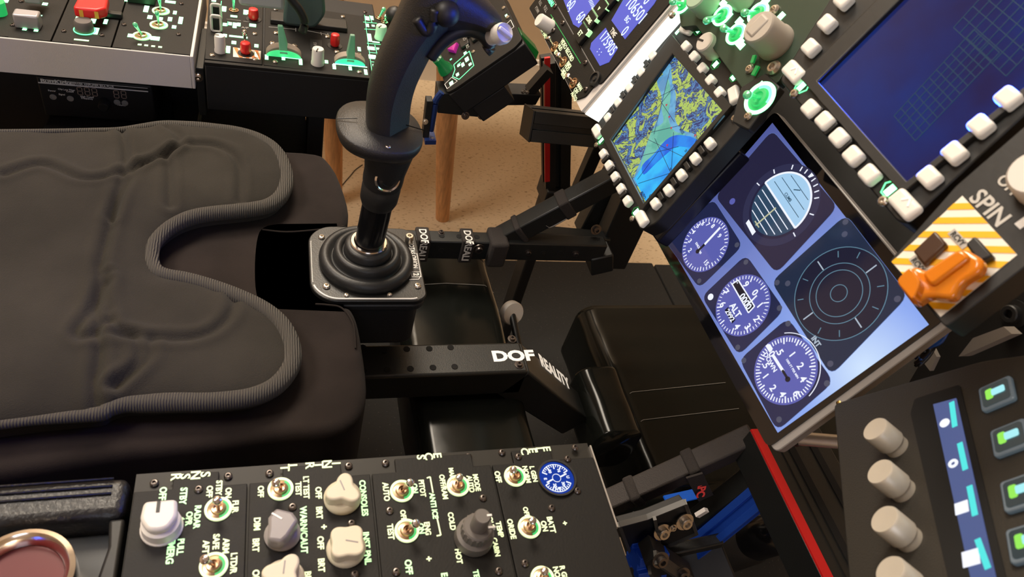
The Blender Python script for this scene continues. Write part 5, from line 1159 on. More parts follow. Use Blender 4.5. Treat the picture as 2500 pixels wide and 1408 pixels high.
# ---- upper right display
DF = Fr((.333, .357, .925), (0, -1, 0), UP)
t = thing('right_display', 'large black square display with a navy screen at the upper right', 'display', DF)
lbox(t, DF, [(1903, 195), (2190, 540), (2215, 545), (2520, 262), (2640, -60), (2075, -80)], -.026, 0, 'bezel', BLK, rnd=.004)
sp = [(2004, 206), (2222, 450), (2545, 130), (2300, -120), (2140, -60)]
SP = [DF.L(*p) for p in sp]
w0 = DF.L(2004, 206); w1 = DF.L(2222, 450); sw = w1.x - w0.x
scq = [w0, w1, w1 + Vector((0, sw)), w0 + Vector((-.004, sw))]
g = G(); ringprism(g, scq, [scq[0] + Vector((-.014, -.006)), scq[1] + Vector((.004, -.006)), scq[2] + Vector((.004, .01)), scq[3] + Vector((-.014, .01))], 0, .0045); mk('screen_hood', g, BLK, t, bevel=.0008)
DSC = vmat('navy_screen', (.005, .022, .155), (.011, .010, .070), 13, 1.0, .38, .62); DSC.node_tree.nodes['Principled BSDF'].inputs['Roughness'].default_value = .12
g = G(); g.prism(scq, 0, .001); sc2 = mk('screen', g, DSC, t)
# faint keypad reflection on the navy screen, painted as glowing lines
g = G(); O_ = Vector(DF.L(2185, 285)); ux = (Vector(DF.L(2215, 320)) - O_).normalized() * .0046; uy = (Vector(DF.L(2310, 150)) - O_).normalized() * .0052
for i in range(6): g.line(O_ + ux * i, O_ + ux * i + uy * 11, .00045, .001, .0013)
for j in range(12): g.line(O_ + uy * j, O_ + uy * j + ux * 5, .00045, .001, .0013)
O_ = Vector(DF.L(2330, 70))
for i in range(9): g.line(O_ + ux * i * 1.3, O_ + ux * i * 1.3 + uy * 9, .00045, .001, .0013)
for j in range(7): g.line(O_ + uy * j * 1.3, O_ + uy * j * 1.3 + ux * 10.4, .00045, .001, .0013)
mk('reflection_grid', g, flatm('reflection_teal', (.010, .045, .085), 1), sc2)
KEYD = [(2060, 2), (2020, 58), (1980, 117), (1980, 266), (2015, 296), (2050, 337), (2084, 381), (2124, 427), (2270, 433), (2331, 374), (2395, 308), (2462, 240)]
for x, y in KEYD: a, b = DF.L(x, y, .004); push_button(t, a, b, 0, .0115, .0098, .0072)
for x, y in ((1938, 176), (2209, 499)): a, b = DF.L(x, y, .004); push_button(t, a, b, 0, .0185, .0105, .0065)
g = G()
for x, y in ((1939, 172), (2212, 492)): a, b = DF.L(x, y, .0066); g.line((a - .003, b - .001), (a, b + .003), .0012, .0066, .0069); g.line((a, b + .003), (a + .003, b - .001), .0012, .0066, .0069)
mk('arrow_marks', g, GUMMED, t)
for k in range(3):
    for (x0_, y0_), (x1_, y1_) in ((KEYD[k + 3], KEYD[k + 4]),):
        a, b = DF.L((x0_ + x1_) / 2, (y0_ + y1_) / 2); g = G(); g.box(a - .0022, a + .0022, b - .005, b + .005, 0, .0035); mk('key_guard', g, BLK, t, bevel=.0006)
g = G(); bars(g, DF, [(1959, 209, 4.5, 8), (2176, 462, 4.5, 8)]); mk('lettering', g, LITW, t)
g = G(); 
for x, y in ((1959, 209), (2176, 462)): a, b = DF.L(x, y); g.annulus(a, b, .0052, .0060, 0, .0003, 6)
mk('legend_borders', g, LITG, t)
for x, y, r_ in ((1941, 229, .0032), (2158, 491, .0032)): a, b = DF.L(x, y); screw(t, a, b, 0, r_, True)

# ---- gauge tablet
TF = Fr((.3586, .4686, .6935), (0, -1, 0), (.38, 0, .925))
t = thing('gauge_tablet', 'tilted tablet screen showing five round flight gauges in bluish light', 'tablet', TF)
TB = [(1598, 580), (1874, 1096), (2312, 778), (1892, 268)]
tp = [TF.L(*p) for p in TB]
tpo = [tp[0], TF.L(1890, 1106), TF.L(2326, 786), tp[3]]
g = G(); g.prism(roundpoly(tpo, .006), -.010, -.0012); mk('metal_frame', g, mat('gunmetal_edge', (.30, .285, .28), .5, .3), t, bevel=.0008)
cT = sum(tp, Vector((0, 0))) / 4
g = G(); g.prism(roundpoly([cT + (p - cT) * .993 for p in tp], .006), -.0012, 0); mk('glass', g, mat('tablet_glass', (.003, .003, .004), .06, coat=.3), t)
def bk(name, c, es=1): return mat(name, (.003, .003, .004), .10, emit=c, es=es)
lay = [0]
def tpic(name, m, build, c=.0003, par=None):
    g = G(); build(g, c); return mk(name, g, m, par or scT)
# lit background with a soft brighter corner
mT = bpy.data.materials.new('tablet_backdrop'); mT.use_nodes = True; nt = mT.node_tree; b = nt.nodes['Principled BSDF']; b.inputs['Base Color'].default_value = (.004, .004, .006, 1); b.inputs['Roughness'].default_value = .1
tc = nt.nodes.new('ShaderNodeTexCoord'); vm = nt.nodes.new('ShaderNodeVectorMath'); vm.operation = 'DISTANCE'; pC = TF.L(2110, 900); vm.inputs[1].default_value = (pC.x, pC.y, 0)
r = nt.nodes.new('ShaderNodeValToRGB'); e = r.color_ramp.elements; e[0].position = .0; e[0].color = (.62, .78, 1.0, 1); e[1].position = .26; e[1].color = (.06, .07, .26, 1); k = e.new(.05); k.color = (.26, .40, .88, 1); k = e.new(.13); k.color = (.17, .235, .60, 1)
nt.links.new(tc.outputs['Object'], vm.inputs[0]); nt.links.new(vm.outputs['Value'], r.inputs[0]); nt.links.new(r.outputs[0], b.inputs['Emission Color']); b.inputs['Emission Strength'].default_value = 1.0
g = G(); g.prism([TF.L(*p) for p in ((1633, 593), (1899, 1056), (2268, 792), (1886, 300))], 0, .0002); scT = mk('screen', g, mT, t)
PLT = bk('gauge_plate', (.016, .020, .065)); PLT2 = bk('gauge_plate_dark', (.014, .024, .055)); PUR = bk('adi_plate', (.020, .018, .050)); EDGE = bk('plate_edge', (.13, .20, .50)); DIAL = bk('dial_face', (.105, .115, .42)); WT = bk('dial_white', (.85, .88, 1.0), 1.05); DKP = bk('needle_dark', (.01, .01, .02), 1)
plates = [([(1626, 590), (1742, 486), (1814, 600), (1708, 704)], PLT), ([(1747, 480), (1886, 318), (2046, 505), (1896, 668)], PUR), ([(1822, 622), (1916, 756), (1804, 868), (1714, 724)], PLT), ([(1924, 776), (2036, 932), (1898, 1052), (1806, 878)], PLT), ([(1884, 688), (2066, 524), (2218, 722), (2030, 916)], PLT2)]
tk = .0008
for i, (pl, m_) in enumerate(plates):
    P_ = [TF.L(*p) for p in pl]; c_ = sum(P_, Vector((0, 0))) / 4
    g = G(); g.prism(roundpoly([c_ + (p - c_) * 1.006 for p in P_], .008), .0002, .0003); eo = mk('plate_edge', g, EDGE, scT)
    g = G(); g.prism(roundpoly(P_, .008), .0003, .0005); mk('gauge_plate', g, m_, scT)
g = G()
for x, y in ((1708, 686), (1800, 598), (1822, 640), (1904, 752), (1802, 848), (1735, 724), (1925, 790), (1817, 880), (1903, 1024), (2020, 936), (1898, 690), (1924, 692), (2065, 542), (2063, 572), (2192, 730), (2028, 888), (1788, 492)):
    a, b = TF.L(x, y); g.annulus(a, b, .0, .0024, .0005, .0006, 12)
mk('drawn_screws', g, bk('drawn_screw', (.07, .075, .12)), scT)
def dial(cx_, cy_, R, name='dial'):
    a, b = TF.L(cx_, cy_); g = G(); g.annulus(a, b, 0, R, .0005, .0007, 48); o = mk(name, g, DIAL, scT); return a, b
def ticks(g, a, b, R0, R1, n, w, every=None, t0=90, span=360, R0m=None, wm=None):
    for i in range(n):
        q = math.radians(t0 - span * i / n); big = every and i % every == 0
        r0 = R0m if big else R0; g.line((a + r0 * math.cos(q), b + r0 * math.sin(q)), (a + R1 * math.cos(q), b + R1 * math.sin(q)), (wm or w) if big else w, .0007, .0009)
# airspeed
a, b = dial(1722, 597, .0262)
g = G(); ticks(g, a, b, .0222, .0252, 44, .0007, 4, R0m=.0212, wm=.0009)
for s_, x, y in (('5', 1706, 552), ('6', 1718, 546), ('7', 1730, 548), ('8', 1742, 552), ('9', 1758, 576), ('4', 1695, 566), ('3', 1686, 588), ('2', 1686, 611), ('1', 1764, 607), ('15', 1726, 642)): 
    u, v = TF.L(x, y); g.text(s_, u, v, .0042, .0007, 0, bold=.02, th=.0002)
for s_, x, y in (('KNOTS', 1706, 602), ('X100', 1709, 613)): u, v = TF.L(x, y); g.text(s_, u, v, .0022, .0007, 0, bold=.02, th=.0002)
g.line(TF.L(1722, 597), TF.L(1760, 556), .0021, .0009, .0011); mk('dial_marks', g, WT, scT)
g = G(); g.line(TF.L(1722, 597), TF.L(1706, 613), .0022, .0009, .0012); u, v = TF.L(1705, 614); g.annulus(u, v, 0, .0022, .0009, .0012, 12); mk('needle_tail', g, DKP, scT)
# altimeter
a, b = dial(1813, 745, .0268)
g = G(); ticks(g, a, b, .0228, .0256, 50, .0006, 5, R0m=.0205, wm=.0010)
for s_, x, y in (('0', 1845, 714), ('9', 1823, 694), ('7', 1774, 713), ('6', 1766, 743), ('4', 1801, 797), ('3', 1827, 797), ('2', 1849, 778), ('1', 1857, 745)): u, v = TF.L(x, y); g.text(s_, u, v, .0058, .0007, 0, bold=.02, th=.0002)
u, v = TF.L(1797, 757); g.text('ALT', u, v, .0058, .0007, 0, bold=.025, th=.0002)
pw = [TF.L(*p) for p in ((1789, 694), (1829, 764), (1844, 748), (1804, 684))]
for i in range(4): g.line(pw[i], pw[(i + 1) % 4], .0011, .0009, .0011)
g.line(TF.L(1830, 742), TF.L(1850, 722), .0012, .0012, .0014); u, v = TF.L(1736, 725); g.annulus(u, v, 0, .0030, .0006, .0008, 20); mk('dial_marks', g, WT, scT)
g = G(); g.prism(pw, .0007, .0009); g.prism([TF.L(*p) for p in ((1771, 757), (1789, 790), (1797, 781), (1779, 750))], .0007, .0009); mk('counter_window', g, DKP, scT)
g = G(); u, v = TF.L(1822, 736); g.text('0000', u, v, .0056, .0009, 0, bold=.02, th=.0002); u, v = TF.L(1784, 770); g.text('2992', u, v, .0044, .0009, 0, bold=.02, th=.0002); mk('counter_digits', g, WT, scT)
# vertical speed
a, b = dial(1917, 903, .0272)
g = G(); ticks(g, a, b, .0222, .0256, 60, .0008, 5, R0m=.0205, wm=.0011); g.annulus(a, b, .0290, .0296, .0006, .0008, 30, .2, 2.6)
for s_, x, y in (('0', 1886, 864), ('.5', 1905, 858), ('1', 1936, 865), ('2', 1956, 893), ('4', 1962, 925), ('6', 1946, 960), ('4', 1912, 962), ('2', 1889, 947), ('1', 1871, 918), ('.5', 1871, 890)): u, v = TF.L(x, y); g.text(s_, u, v, .0056, .0007, 0, bold=.02, th=.0002)
u, v = TF.L(1882, 884); g.text('DOWN', u, v, .0038, .0007, 0, bold=.02, th=.0002); u, v = TF.L(1936, 900); g.text('1000 FT PER MIN', u, v, .0018, .0007, 0, bold=.01, th=.0002)
g.line(TF.L(1914, 907), TF.L(1889, 868), .0024, .0009, .0011); g.line(TF.L(1884, 858), TF.L(1874, 842), .0030, .0009, .0011); mk('dial_marks', g, WT, scT)
g = G(); g.line(TF.L(1912, 904), TF.L(1925, 925), .0020, .0009, .0012); u, v = TF.L(1925, 926); g.annulus(u, v, 0, .0022, .0009, .0012, 12); mk('needle_tail', g, DKP, scT)
# attitude ball
a, b = TF.L(1905, 500); Rb = .0275
g = G(); g.annulus(a, b, .0300, .0362, .0005, .0006, 48); mk('ball_ring', g, bk('ball_ring', (.030, .030, .075)), scT)
h0 = [Vector(TF.L(1862, 437)), Vector(TF.L(1933, 545))]; qa = math.atan2(h0[1].y - h0[0].y, h0[1].x - h0[0].x)
def half(t0, R): return [(a + R * math.cos(t0 + PI * i / 24), b + R * math.sin(t0 + PI * i / 24)) for i in range(25)]
g = G(); g.prism(half(qa, Rb), .0005, .0007); mk('sky_half', g, bk('ball_sky', (.38, .62, .86)), scT)
g = G(); g.prism(half(qa + PI, Rb), .0005, .0007); mk('ground_half', g, bk('ball_ground', (.030, .065, .12)), scT)
g = G(); g.annulus(a, b, Rb, Rb + .0016, .0006, .0009, 32, qa, qa + PI); e1 = Vector((math.cos(qa), math.sin(qa))); e2 = Vector((-e1.y, e1.x)); o_ = Vector((a, b)); g.line(o_ - e1 * (Rb + .001), o_ + e1 * (Rb + .001), .0016, .0007, .0009)
for i in range(1, 5): 
    l_ = math.sqrt(max(0, 1 - (i * .2) ** 2)) * Rb * .92; g.line(o_ - e2 * Rb * .2 * i - e1 * l_, o_ - e2 * Rb * .2 * i + e1 * l_, .0007, .0007, .0009)
for q in (-8, 28, 52, 62, 72, 82, 92, 102, 112, 128, 158, 188): 
    q = math.radians(q) + qa * 0; r0_ = Rb + .0035; r1_ = Rb + .0075; g.line((a + r0_ * math.cos(q), b + r0_ * math.sin(q)), (a + r1_ * math.cos(q), b + r1_ * math.sin(q)), .0009, .0006, .0009)
q = math.radians(88); g.prism([(a - .002, b + Rb + .0075), (a + .002, b + Rb + .0075), (a, b + Rb + .0035)], .0006, .0009)
g.prism([TF.L(*p) for p in ((1822, 545), (1829, 536), (1846, 566), (1838, 575))], .0005, .0007); u, v = TF.L(1834, 553)
mk('dial_marks', g, WT, scT)
g = G(); g.line(o_ - e2 * .004, o_ - e2 * Rb * .95, .0012, .0009, .0011); g.line(o_ - e2 * Rb * .9 - e1 * .004, o_ - e2 * Rb * .9 + e1 * .004, .0010, .0009, .0011); mk('pitch_bar', g, bk('pale_yellow', (.55, .55, .35)), scT)
g = G()
for i in range(1, 4): l_ = math.sqrt(max(0, 1 - (i * .25) ** 2)) * Rb * .85; g.line(o_ + e2 * Rb * .25 * i - e1 * l_, o_ + e2 * Rb * .25 * i + e1 * l_, .0005, .0007, .0009)
g.text('CLIMB', a + e2.x * .009, b + e2.y * .009, .0026, .0009, qa, bold=.01, th=.0002); g.line(o_ + e2 * .016 - e1 * .002, o_ + e2 * .020 + e1 * .003, .0008, .0009, .0011); mk('sky_marks', g, bk('sky_mark', (.02, .06, .10)), scT)
u, v = TF.L(1789, 492); g = G(); g.annulus(u, v, 0, .0030, .0006, .0008, 20); mk('drawn_knob', g, DIAL, scT)
# threat ring
a, b = TF.L(2049, 716)
g = G(); g.annulus(a, b, 0, .0355, .0005, .0006, 60); mk('threat_face', g, bk('threat_face', (.012, .012, .030)), scT)
g = G()
for R_ in (.0063, .0178, .0232, .0358): g.annulus(a, b, R_, R_ + .0005, .0006, .0008, 60)
for i in range(12):
    if i % 3: q = math.radians(i * 30 - 2); g.line((a + .0285 * math.cos(q), b + .0285 * math.sin(q)), (a + .0335 * math.cos(q), b + .0335 * math.sin(q)), .0006, .0006, .0008)
mk('ring_marks', g, bk('ring_teal', (.12, .24, .33)), scT)
g = G()
for i in range(4): q = math.radians(i * 90 - 2); g.line((a + .0240 * math.cos(q), b + .0240 * math.sin(q)), (a + .0330 * math.cos(q), b + .0330 * math.sin(q)), .0009, .0006, .0008)
u, v = TF.L(1994, 834); g.text('INT', u, v, .0040, .0006, 0, bold=.03, th=.0002); mk('dial_marks', g, bk('soft_white', (.42, .50, .60)), scT)

# ---- spin recovery panel
SF = Fr(DF.W(0, 0, 0), DF.r, DF.u)
t = thing('spin_recovery_panel', 'black panel with a yellow and white striped square under an amber switch guard', 'control panel', SF)
lbox(t, SF, [(2172, 640), (2335, 455), (2560, 260), (2640, 420), (2520, 640), (2310, 800)], -.020, .001, 'faceplate', BLK, rnd=.002)
ST = [SF.L(*p) for p in ((2352, 480), (2486, 624), (2299, 775), (2180, 641))]
g = G(); g.prism(ST, .001, .0014); sq = mk('striped_square', g, mat('stripe_white', (.80, .76, .66), .5), t)
# yellow bars run level across the picture: cut them from the square along a fixed local direction
dS = (Vector(SF.L(2350, 560)) - Vector(SF.L(2250, 560))).normalized(); nS = Vector((-dS.y, dS.x)); pr = [p.dot(nS) for p in ST]; lo_, hi_ = min(pr), max(pr); NB = 8.5
def clip(P, n_, k, keep):
    out = []
    for i in range(len(P)):
        A_, B_ = P[i], P[(i + 1) % len(P)]; da, db_ = A_.dot(n_) - k, B_.dot(n_) - k
        if keep * da >= 0: out.append(A_)
        if da * db_ < 0: out.append(A_.lerp(B_, da / (da - db_)))
    return out
YEL = mat('stripe_yellow', (.85, .44, .005), .45)
for i in range(8):
    k0, k1 = hi_ - (hi_ - lo_) * (i + .55) / NB, hi_ - (hi_ - lo_) * (i + 1.0) / NB
    P_ = clip(clip(list(ST), nS, k1, 1), nS, k0, -1)
    if len(P_) > 2: g = G(); g.prism(P_, .0014, .0017); mk('yellow_stripe', g, YEL, sq)
g = G(); u, v = SF.L(2417, 506, .001); g.text('SPIN', u, v, .0080, .001, 0, bold=.02, th=.0004); u, v = SF.L(2466, 453, .001); g.text('OFF', u, v, .0055, .001, 0, bold=.02, th=.0004); mk('lettering', g, mat('grey_white_print', (.50, .48, .44), .5), t)
for x, y in ((2340, 583), (2243, 647)):
    u, v = SF.L(x, y, .002); g = G(); g.box(u - .0060, u + .0060, v - .0020, v + .0020, .0017, .0022); k = mk('small_label', g, mat('label_grey', (.42, .40, .36), .5), t); g = G(); g.text('RCVY', u, v, .0028, .0022, 0, bold=.02, th=.0003, sx=.9); mk('label_text', g, BLK, k)
g = G(); g.prism([SF.L(*p) for p in ((2293, 572), (2322, 604), (2268, 655), (2240, 622))], .0017, .006); mk('guard_base', g, mat('dark_amber_black', (.05, .022, .010), .35), t, bevel=.001)
g = G(); g.prism([SF.L(*p) for p in ((2394, 588), (2438, 636), (2404, 652), (2372, 608))], .0017, .008); mk('guard_base', g, BLK, t, bevel=.001)
gc = [(2188, 690), (2230, 646), (2262, 662), (2350, 602), (2400, 632), (2395, 660), (2345, 690), (2325, 730), (2262, 722), (2228, 745)]
hh = .016
g = G(); g.prism(roundpoly([SF.L(x, y, hh) for x, y in gc], .003), .007, hh); gd = mk('amber_guard', g, ORG, t, bevel=.0025, seg=3, label='amber see-through switch guard')
g = G(); g.prism(roundpoly([SF.L(x, y, hh + .004) for x, y in ((2190, 688), (2226, 652), (2252, 690), (2232, 738))], .003), .010, hh + .006); g2_ = mk('guard_lip', g, ORG, gd, bevel=.002)
g = G(); g.prism(roundpoly([SF.L(x, y, hh + .002) for x, y in ((2250, 668), (2345, 606), (2372, 628), (2275, 700))], .003), hh - .002, hh + .003); mk('guard_ridge', g, ORG, gd, bevel=.0015)
g = G(); u, v = SF.L(2318, 700, .004); g.lathe([(.006, 0), (.005, .006), (.003, .012), (0, .013)], Matrix.Translation((u, v, .001)), 14); mk('toggle_switch', g, CHR, t, smooth=True)
u, v = SF.L(2524, 424, .014); g = G(); g.lathe([(.012, 0), (.0115, .013), (.010, .015), (0, .015)], Matrix.Translation((u, v, .001)), 28); mk('white_knob', g, WHITE, t, smooth=True)
g = G(); u, v = SF.L(2500, 545); g.box(u - .002, u + .002, v - .003, v + .003, .001, .0014); mk('white_mark', g, PWHITE, t)

# ---- near key deck at the lower right
KX = Vector((.359, .171, .7925)); KF = Fr(KX, (-.57, -.82, 0), (.267, -.186, .9455))
t = thing('key_deck', 'blurred black key deck with four silver dials and lit keys at the lower right', 'control deck', KF)
lbox(t, KF, [(2035, 985), (2400, 880), (2560, 858), (2700, 1500), (2080, 1500)], -.018, 0, 'housing', mat('deck_black', (.016, .0135, .010), .6, bump=.15, bscale=900), rnd=.006)
lbox(t, KF, [(2225, 1010), (2235, 975), (2345, 940), (2470, 1460), (2330, 1470)], 0, .0008, 'strip_recess', BLACKHOLE, bevel=0, rnd=.002)
g = G(); g.prism([KF.L(*p) for p in ((2282, 990), (2338, 975), (2442, 1440), (2380, 1440))], .0008, .0014); ls = mk('touch_strip', g, flatm('strip_blue', (.085, .12, .30), .9), t)
g = G(); 
for A_, B_ in (((2328, 985), (2336, 1045)), ((2348, 1085), (2362, 1150)), ((2372, 1190), (2386, 1262)), ((2392, 1320), (2418, 1392))): g.line(KF.L(*A_), KF.L(*B_), .0030, .0014, .0018)
mk('cyan_text_lines', g, flatm('strip_cyan', (.08, .75, .72), 1.1), ls)
g = G(); u, v = KF.L(2311, 1036); g.annulus(u, v, 0, .0030, .0014, .0018, 20); u, v = KF.L(2332, 1135); g.annulus(u, v, .0012, .0028, .0014, .0018, 20)
for x, y, s_ in ((2353, 1243, .0035), (2376, 1366, .0042)): g.mark(); u, v = KF.L(x, y); g.prism([(u - s_, v - s_), (u + s_, v - s_), (u + s_, v + s_), (u - s_, v + s_)], .0014, .0018)
mk('white_icons', g, flatm('strip_white', (.9, .92, 1), 1.1), ls)
for (cx1, cy1) in ((2135, 1046), (2147, 1150), (2158, 1266), (2172, 1392)):
    u, v = KF.L(cx1, cy1, .019); Mx = Matrix.Translation((u, v, 0)); g = G()
    g.lathe([(.0074, .0), (.0074, .0045), (.0084, .0055), (.0084, .0180), (.0078, .019), (0, .0188)], Mx, 36); mk('dial_knob', g, KNOBM, t, smooth=True)
for i, (x, y) in enumerate(((2440, 967), (2473, 1075), (2502, 1207), (2520, 1330))):
    u, v = KF.L(x, y); s_ = .0092; g = G(); g.prism(rr(u - s_, u + s_, v - s_, v + s_, .002), 0, .0030); k = mk('lit_key', g, mat('key_rim', (.10, .12, .14), .3, emit=(.05, .08, .10), es=.6), t, bevel=.0008)
    g = G(); g.prism(rr(u - s_ * .82, u + s_ * .82, v - s_ * .82, v + s_ * .82, .002), .0030, .0033); mk('key_screen', g, flatm('key_dark', (.03, .05, .055), .9), k)
    g = G(); g.prism(rr(u - .0045, u + .0030, v - .0052, v - .0012, .0012), .0033, .0036); mk('green_icon', g, flatm('icon_green', (.30, .85, .10), 1.0), k)
    g = G(); g.prism(rr(u - .0030, u + .0018, v - .0018, v + .0055, .0010), .0036, .0039); mk('cyan_icon', g, flatm('icon_cyan', (.35, .80, .85), 1.1), k)
t = thing('steel_stub', 'short brushed steel tube between the tablet corner and the key deck', 'tube')
g = G(); g.cyl(onx(1950, 1070, .40), onx(2045, 1078, .42), .0055); mk('tube', g, ALU, t, smooth=True)
g = G(); g.cyl(onx(1942, 1071, .40), onx(1951, 1070, .40), .0062); mk('end_cap', g, BLK, t, smooth=True)
t = thing('brass_clip', 'small brass clip on the lower edge of the gauge tablet', 'clip')
g = G(); p_ = TF.W(*TF.L(2045, 983), -.004); g.ball(p_, .0035); p2_ = TF.W(*TF.L(2020, 1000), -.006); g.cyl(p_, p2_, .0022); mk('clip_body', g, mat('brass', (.55, .36, .12), .3, 1), t, smooth=True)

# ================================================================ BEAMS UNDER THE TABLET
p0_, p1_ = onz(1850, 1062, .60), onz(2030, 1440, .60)
xm_ = (p0_.x + p1_.x) / 2
RB0 = onz(1838, 1040, .60); RB1 = onz(2060, 1490, .60)
t = thing('front_crossbeam', 'wide dark extrusion beam with a bright red strip running under the key deck', 'beam')
d_ = (RB1 - RB0).normalized(); s_ = Vector((-d_.y, d_.x, 0)); 
if s_.x < 0: s_ = -s_
g = G(); A_ = RB0 + d_ * .004; B_ = RB1
g.beam(A_ + s_ * .035 - Vector((0, 0, .020)), B_ + s_ * .035 - Vector((0, 0, .020)), .080, .039); mk('profile', g, STEEL, t, bevel=.001)
g = G(); g.beam(A_, B_, .0092, .003); mk('red_strip', g, REDM, t, label='bright red strip')
for k_ in (.030, .055): 
    g = G(); g.beam(A_ + s_ * k_ + Vector((0, 0, .0002)), B_ + s_ * k_ + Vector((0, 0, .0002)), .0075, .0012); mk('groove', g, BLACKHOLE, t)
g = G(); g.beam(A_ + s_ * .018, B_ + s_ * .018, .0008, .0015); mk('edge_line', g, RAIL, t)
t = thing('near_brace', 'grey brown tape covered brace with a red lettered strap rising toward the tablet corner', 'brace')
n0_, n1_ = ony(1410, 1262, .30), ony(1842, 1066, .305)
g = G(); g.beam(n0_, n1_, .022, .022); mk('tube', g, mat('brown_tape', (.024, .018, .0155), .7, bump=.3, bscale=700), t, bevel=.002)
q_ = n0_.lerp(n1_, .30); q2_ = n0_.lerp(n1_, .36); g = G(); g.beam(q_, q2_, .0265, .026); mk('band', g, STRAP, t, bevel=.003)
q_ = n0_.lerp(n1_, .63); q2_ = n0_.lerp(n1_, .69); g = G(); g.beam(q_, q2_, .0265, .026); bd = mk('lettered_strap', g, STRAP, t, bevel=.002)
g = G(); tq = [ony(x, y, .2845) for x, y in ((1676, 1168), (1716, 1156), (1742, 1208), (1706, 1224))]; g.add([tuple(v) for v in tq] + [(v.x, v.y + .002, v.z) for v in tq], [(0, 1, 2, 3), (7, 6, 5, 4), (0, 4, 5, 1), (1, 5, 6, 2), (2, 6, 7, 3), (3, 7, 4, 0)]); mk('strap_tail', g, STRAP, bd)
g = G(); fz = Fr(ony(1713, 1192, .2835), (.18, -.30, -.93), (1, 0, .2)); g.text('APC', 0, 0, .0085, .0, 0, bold=.03, th=.0004); g.v = [tuple(fz.W(*v)) for v in g.v]; mk('lettering', g, mat('red_print', (.75, .06, .05), .5, emit=(.6, .03, .03), es=.15), bd)
g = G(); g.tube([ony(x, y, .285) for x, y in ((1424, 1292), (1470, 1282), (1515, 1268), (1548, 1250))], .0012, 6); mk('white_cable', g, PGREY, t, smooth='all')
def slot2(label, a, b, Y, wd, ht, m, up=Vector((0, 1, 0)), side=None, Y1=None):
    A_, B_ = ony(a[0], a[1], Y), ony(b[0], b[1], Y1 or Y); return slotted('extrusion_beam', label, A_, B_, wd, ht, up, m)
slot2('long blue extrusion slanting up below the lettered brace', (1705, 1335), (1868, 1200), .26, .022, .022, BLUEM, Vector((0, .6, 1)))
slot2('short blue faced extrusion lying lowest beside the pedal bracket', (1545, 1365), (1615, 1352), .24, .03, .03, BLUEM, Vector((0, .4, 1)))
bar('black tube crossing above the long blue extrusion', (1690, 1285), (1862, 1150), .285, .285, .026, .022)
t = thing('pedal_bracket', 'open black steel bracket holding two brass bolts under the lettered brace', 'bracket')
P_ = [ony(x, y, .25) for x, y in ((1512, 1280), (1540, 1350), (1610, 1340), (1700, 1300), (1672, 1225), (1580, 1262))]
n_ = len(P_); g = G(); g.add([tuple(v) for v in P_] + [(v.x, v.y + .010, v.z - .004) for v in P_], [tuple(range(n_)), tuple(range(2 * n_ - 1, n_ - 1, -1))] + [(i, n_ + i, n_ + (i + 1) % n_, (i + 1) % n_) for i in range(n_)]); mk('bracket_plate', g, BOXB, t, bevel=.001)
for i in range(n_ - 0):
    g = G(); g.beam(P_[i], P_[(i + 1) % n_], .003, .005, Vector((0, 1, .2))); mk('rim', g, mat('worn_edge', (.07, .065, .058), .45, .3), t)
g = G(); g.beam(ony(1598, 1264, .246), ony(1612, 1338, .246), .003, .004, Vector((0, 1, .2))); mk('rim', g, mat('worn_edge', (0, 0, 0)), t)
for x, y in ((1616, 1297), (1671, 1272)): bolt(t, ony(x, y, .245), (0, -1, .5), .0070, SCRL)
bolt(t, ony(1643, 1288, .245), (0, -1, .5), .003, SCRL)
t = thing('pedal_link', 'lower forked black link plate with steel bolts at the bottom edge', 'link')
for (a0_, a1_) in (((1600, 1360), (1700, 1430)), ((1585, 1385), (1640, 1440))): g = G(); g.beam(ony(a0_[0], a0_[1], .22), ony(a1_[0], a1_[1], .22), .003, .012, Vector((0, 1, .4))); mk('link_edge', g, mat('worn_edge', (0, 0, 0)), t)
g = G(); pq_ = [ony(x, y, .222) for x, y in ((1575, 1378), (1602, 1357), (1700, 1420), (1680, 1470), (1600, 1440))]; g.add([tuple(v) for v in pq_] + [(v.x, v.y + .02, v.z) for v in pq_], [tuple(range(5)), tuple(range(9, 4, -1))] + [(i, 5 + i, 5 + (i + 1) % 5, (i + 1) % 5) for i in range(5)]); mk('link_plate', g, BOXB, t)
for x, y in ((1612, 1366), (1665, 1402)): bolt(t, ony(x, y, .218), (0, -1, .6), .0065, SCRW)
bar('broad dark plate between the forked link and the pedal shoes', (1700, 1330), (1745, 1440), .26, .22, .05, .01, m=BOXB, name='support_plate', cat='plate')
bar('lowest black cross tube with a worn edge above the forked link', (1560, 1362), (1760, 1318), .25, .25, .012, .012)
g = G(); g.box(0, .006, -.002, .002, 0, .012); q_ = ony(1697, 1257, .26); 
single('silver_tab', g, SILV, 'small silver tab beside the brass bolts under the lettered brace', 'tab', M=Matrix.Translation(q_) @ Matrix.Rotation(.5, 4, 'Y'))
t = thing('blue_cable', 'bright blue ribbon cable glimpsed under the lettered brace', 'cable')
g = G(); g.beam(onz(1625, 1222, .303), onz(1700, 1205, .303), .014, .003); mk('ribbon', g, mat('bright_blue', (.01, .12, .60), .4, emit=(.0, .08, .5), es=.25), t)
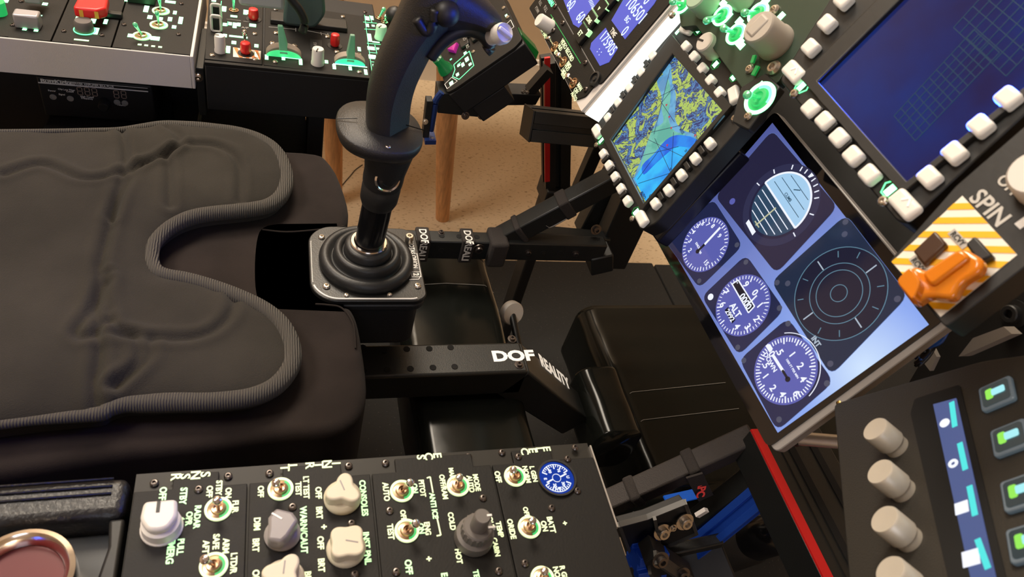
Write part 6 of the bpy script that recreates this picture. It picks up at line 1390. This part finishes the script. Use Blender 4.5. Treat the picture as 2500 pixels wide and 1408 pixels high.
# pedal shoes / motor lumps in the dark
t = thing('actuator_motor', 'rounded black motor body with a glossy cap left of the red strip', 'motor')
p_ = ony(1845, 1300, .30); Mx = Matrix.Translation(p_) @ Vector((.3, -.2, 1)).to_track_quat('Z', 'Y').to_matrix().to_4x4()
g = G(); g.lathe([(.030, -.09), (.034, -.08), (.034, -.01), (.030, .0), (.0, .004)], Mx, 28); mk('motor_body', g, BLK, t, smooth=True)
q_ = ony(1905, 1300, .27); Mx = Matrix.Translation(q_) @ Vector((.2, -.3, 1)).to_track_quat('Z', 'Y').to_matrix().to_4x4(); g = G(); g.lathe([(.020, -.05), (.024, -.04), (.022, .0), (.014, .010), (0, .013)], Mx, 28); mk('glossy_cap', g, SHAFT, t, smooth=True)
# wiring and bracketry behind the tablet's right edge
t = thing('cable_bundle', 'tangle of blue and black cables behind the right edge of the tablet', 'cables')
rnd = random.Random(3)
for i in range(9):
    c_ = [onx(2240 + rnd.uniform(-8, 8) + k * 26, 885 - k * 32 + rnd.uniform(-12, 12), .44 + rnd.uniform(0, .02)) for k in range(4)]
    g = G(); g.tube(smooth_path(c_, 4), .0016, 6); mk('cable', g, mat('cable_blue', (.01, .06, .25), .4) if i % 2 else BLK, t, smooth='all')
t = thing('mount_plate', 'tan grey metal plate end showing right of the tablet beyond the cables', 'plate')
g = G(); P_ = [onx(x, y, .47) for x, y in ((2340, 870), (2375, 825), (2450, 797), (2470, 815), (2350, 868))]; g.add([tuple(v) for v in P_] + [(v.x + .01, v.y, v.z) for v in P_], [tuple(range(5)), tuple(range(9, 4, -1))] + [(i, 5 + i, 5 + (i + 1) % 5, (i + 1) % 5) for i in range(5)]); mk('plate', g, mat('tan_plate', (.30, .26, .22), .5, .3), t)
g = G(); g.prism([(0, 0), (.02, .0), (.022, .016), (.004, .012)], 0, .004, Matrix.Translation(onx(2270, 905, .475)) @ Matrix.Rotation(PI / 2, 4, 'Z') @ Matrix.Rotation(PI / 2, 4, 'X')); mk('pale_tab', g, mat('tan_plate', (0, 0, 0)), t)
t = thing('side_backing', 'dark side plate with a recessed screw behind the spin switch panel', 'backing plate')
g = G(); P_ = [onx(x, y, .49) for x, y in ((2280, 830), (2480, 640), (2620, 560), (2640, 900), (2300, 1010), (2180, 1000))]; n_ = len(P_); g.add([tuple(v) for v in P_] + [(v.x + .01, v.y, v.z) for v in P_], [tuple(range(n_)), tuple(range(2 * n_ - 1, n_ - 1, -1))] + [(i, n_ + i, n_ + (i + 1) % n_, (i + 1) % n_) for i in range(n_)]); mk('plate', g, BLK, t)
bolt(t, onx(2478, 766, .489), (-1, 0, 0), .008, BLK)
# area lamps added in front of the two displays to light grip and seat edge
for fr_, cen_, col_, pw_, nm in ((DF, (w0 + w1) / 2 + Vector((0, sw / 2)), (.015, .08, 1), 3.0, 'right_display_added_lamp'), (AF_, cen, (.35, .75, 1), .12, 'map_added_lamp')):
    l = bpy.data.lights.new(nm, 'AREA'); l.energy = pw_; l.color = col_; l.size = .10; l.spread = 2.5; o = bpy.data.objects.new(nm, l); C.objects.link(o)
    Mx = fr_.M() @ Matrix.Translation((cen_.x, cen_.y, .003)) @ Matrix.Rotation(PI, 4, 'X'); o.matrix_world = Mx
bpy.context.view_layer.update()
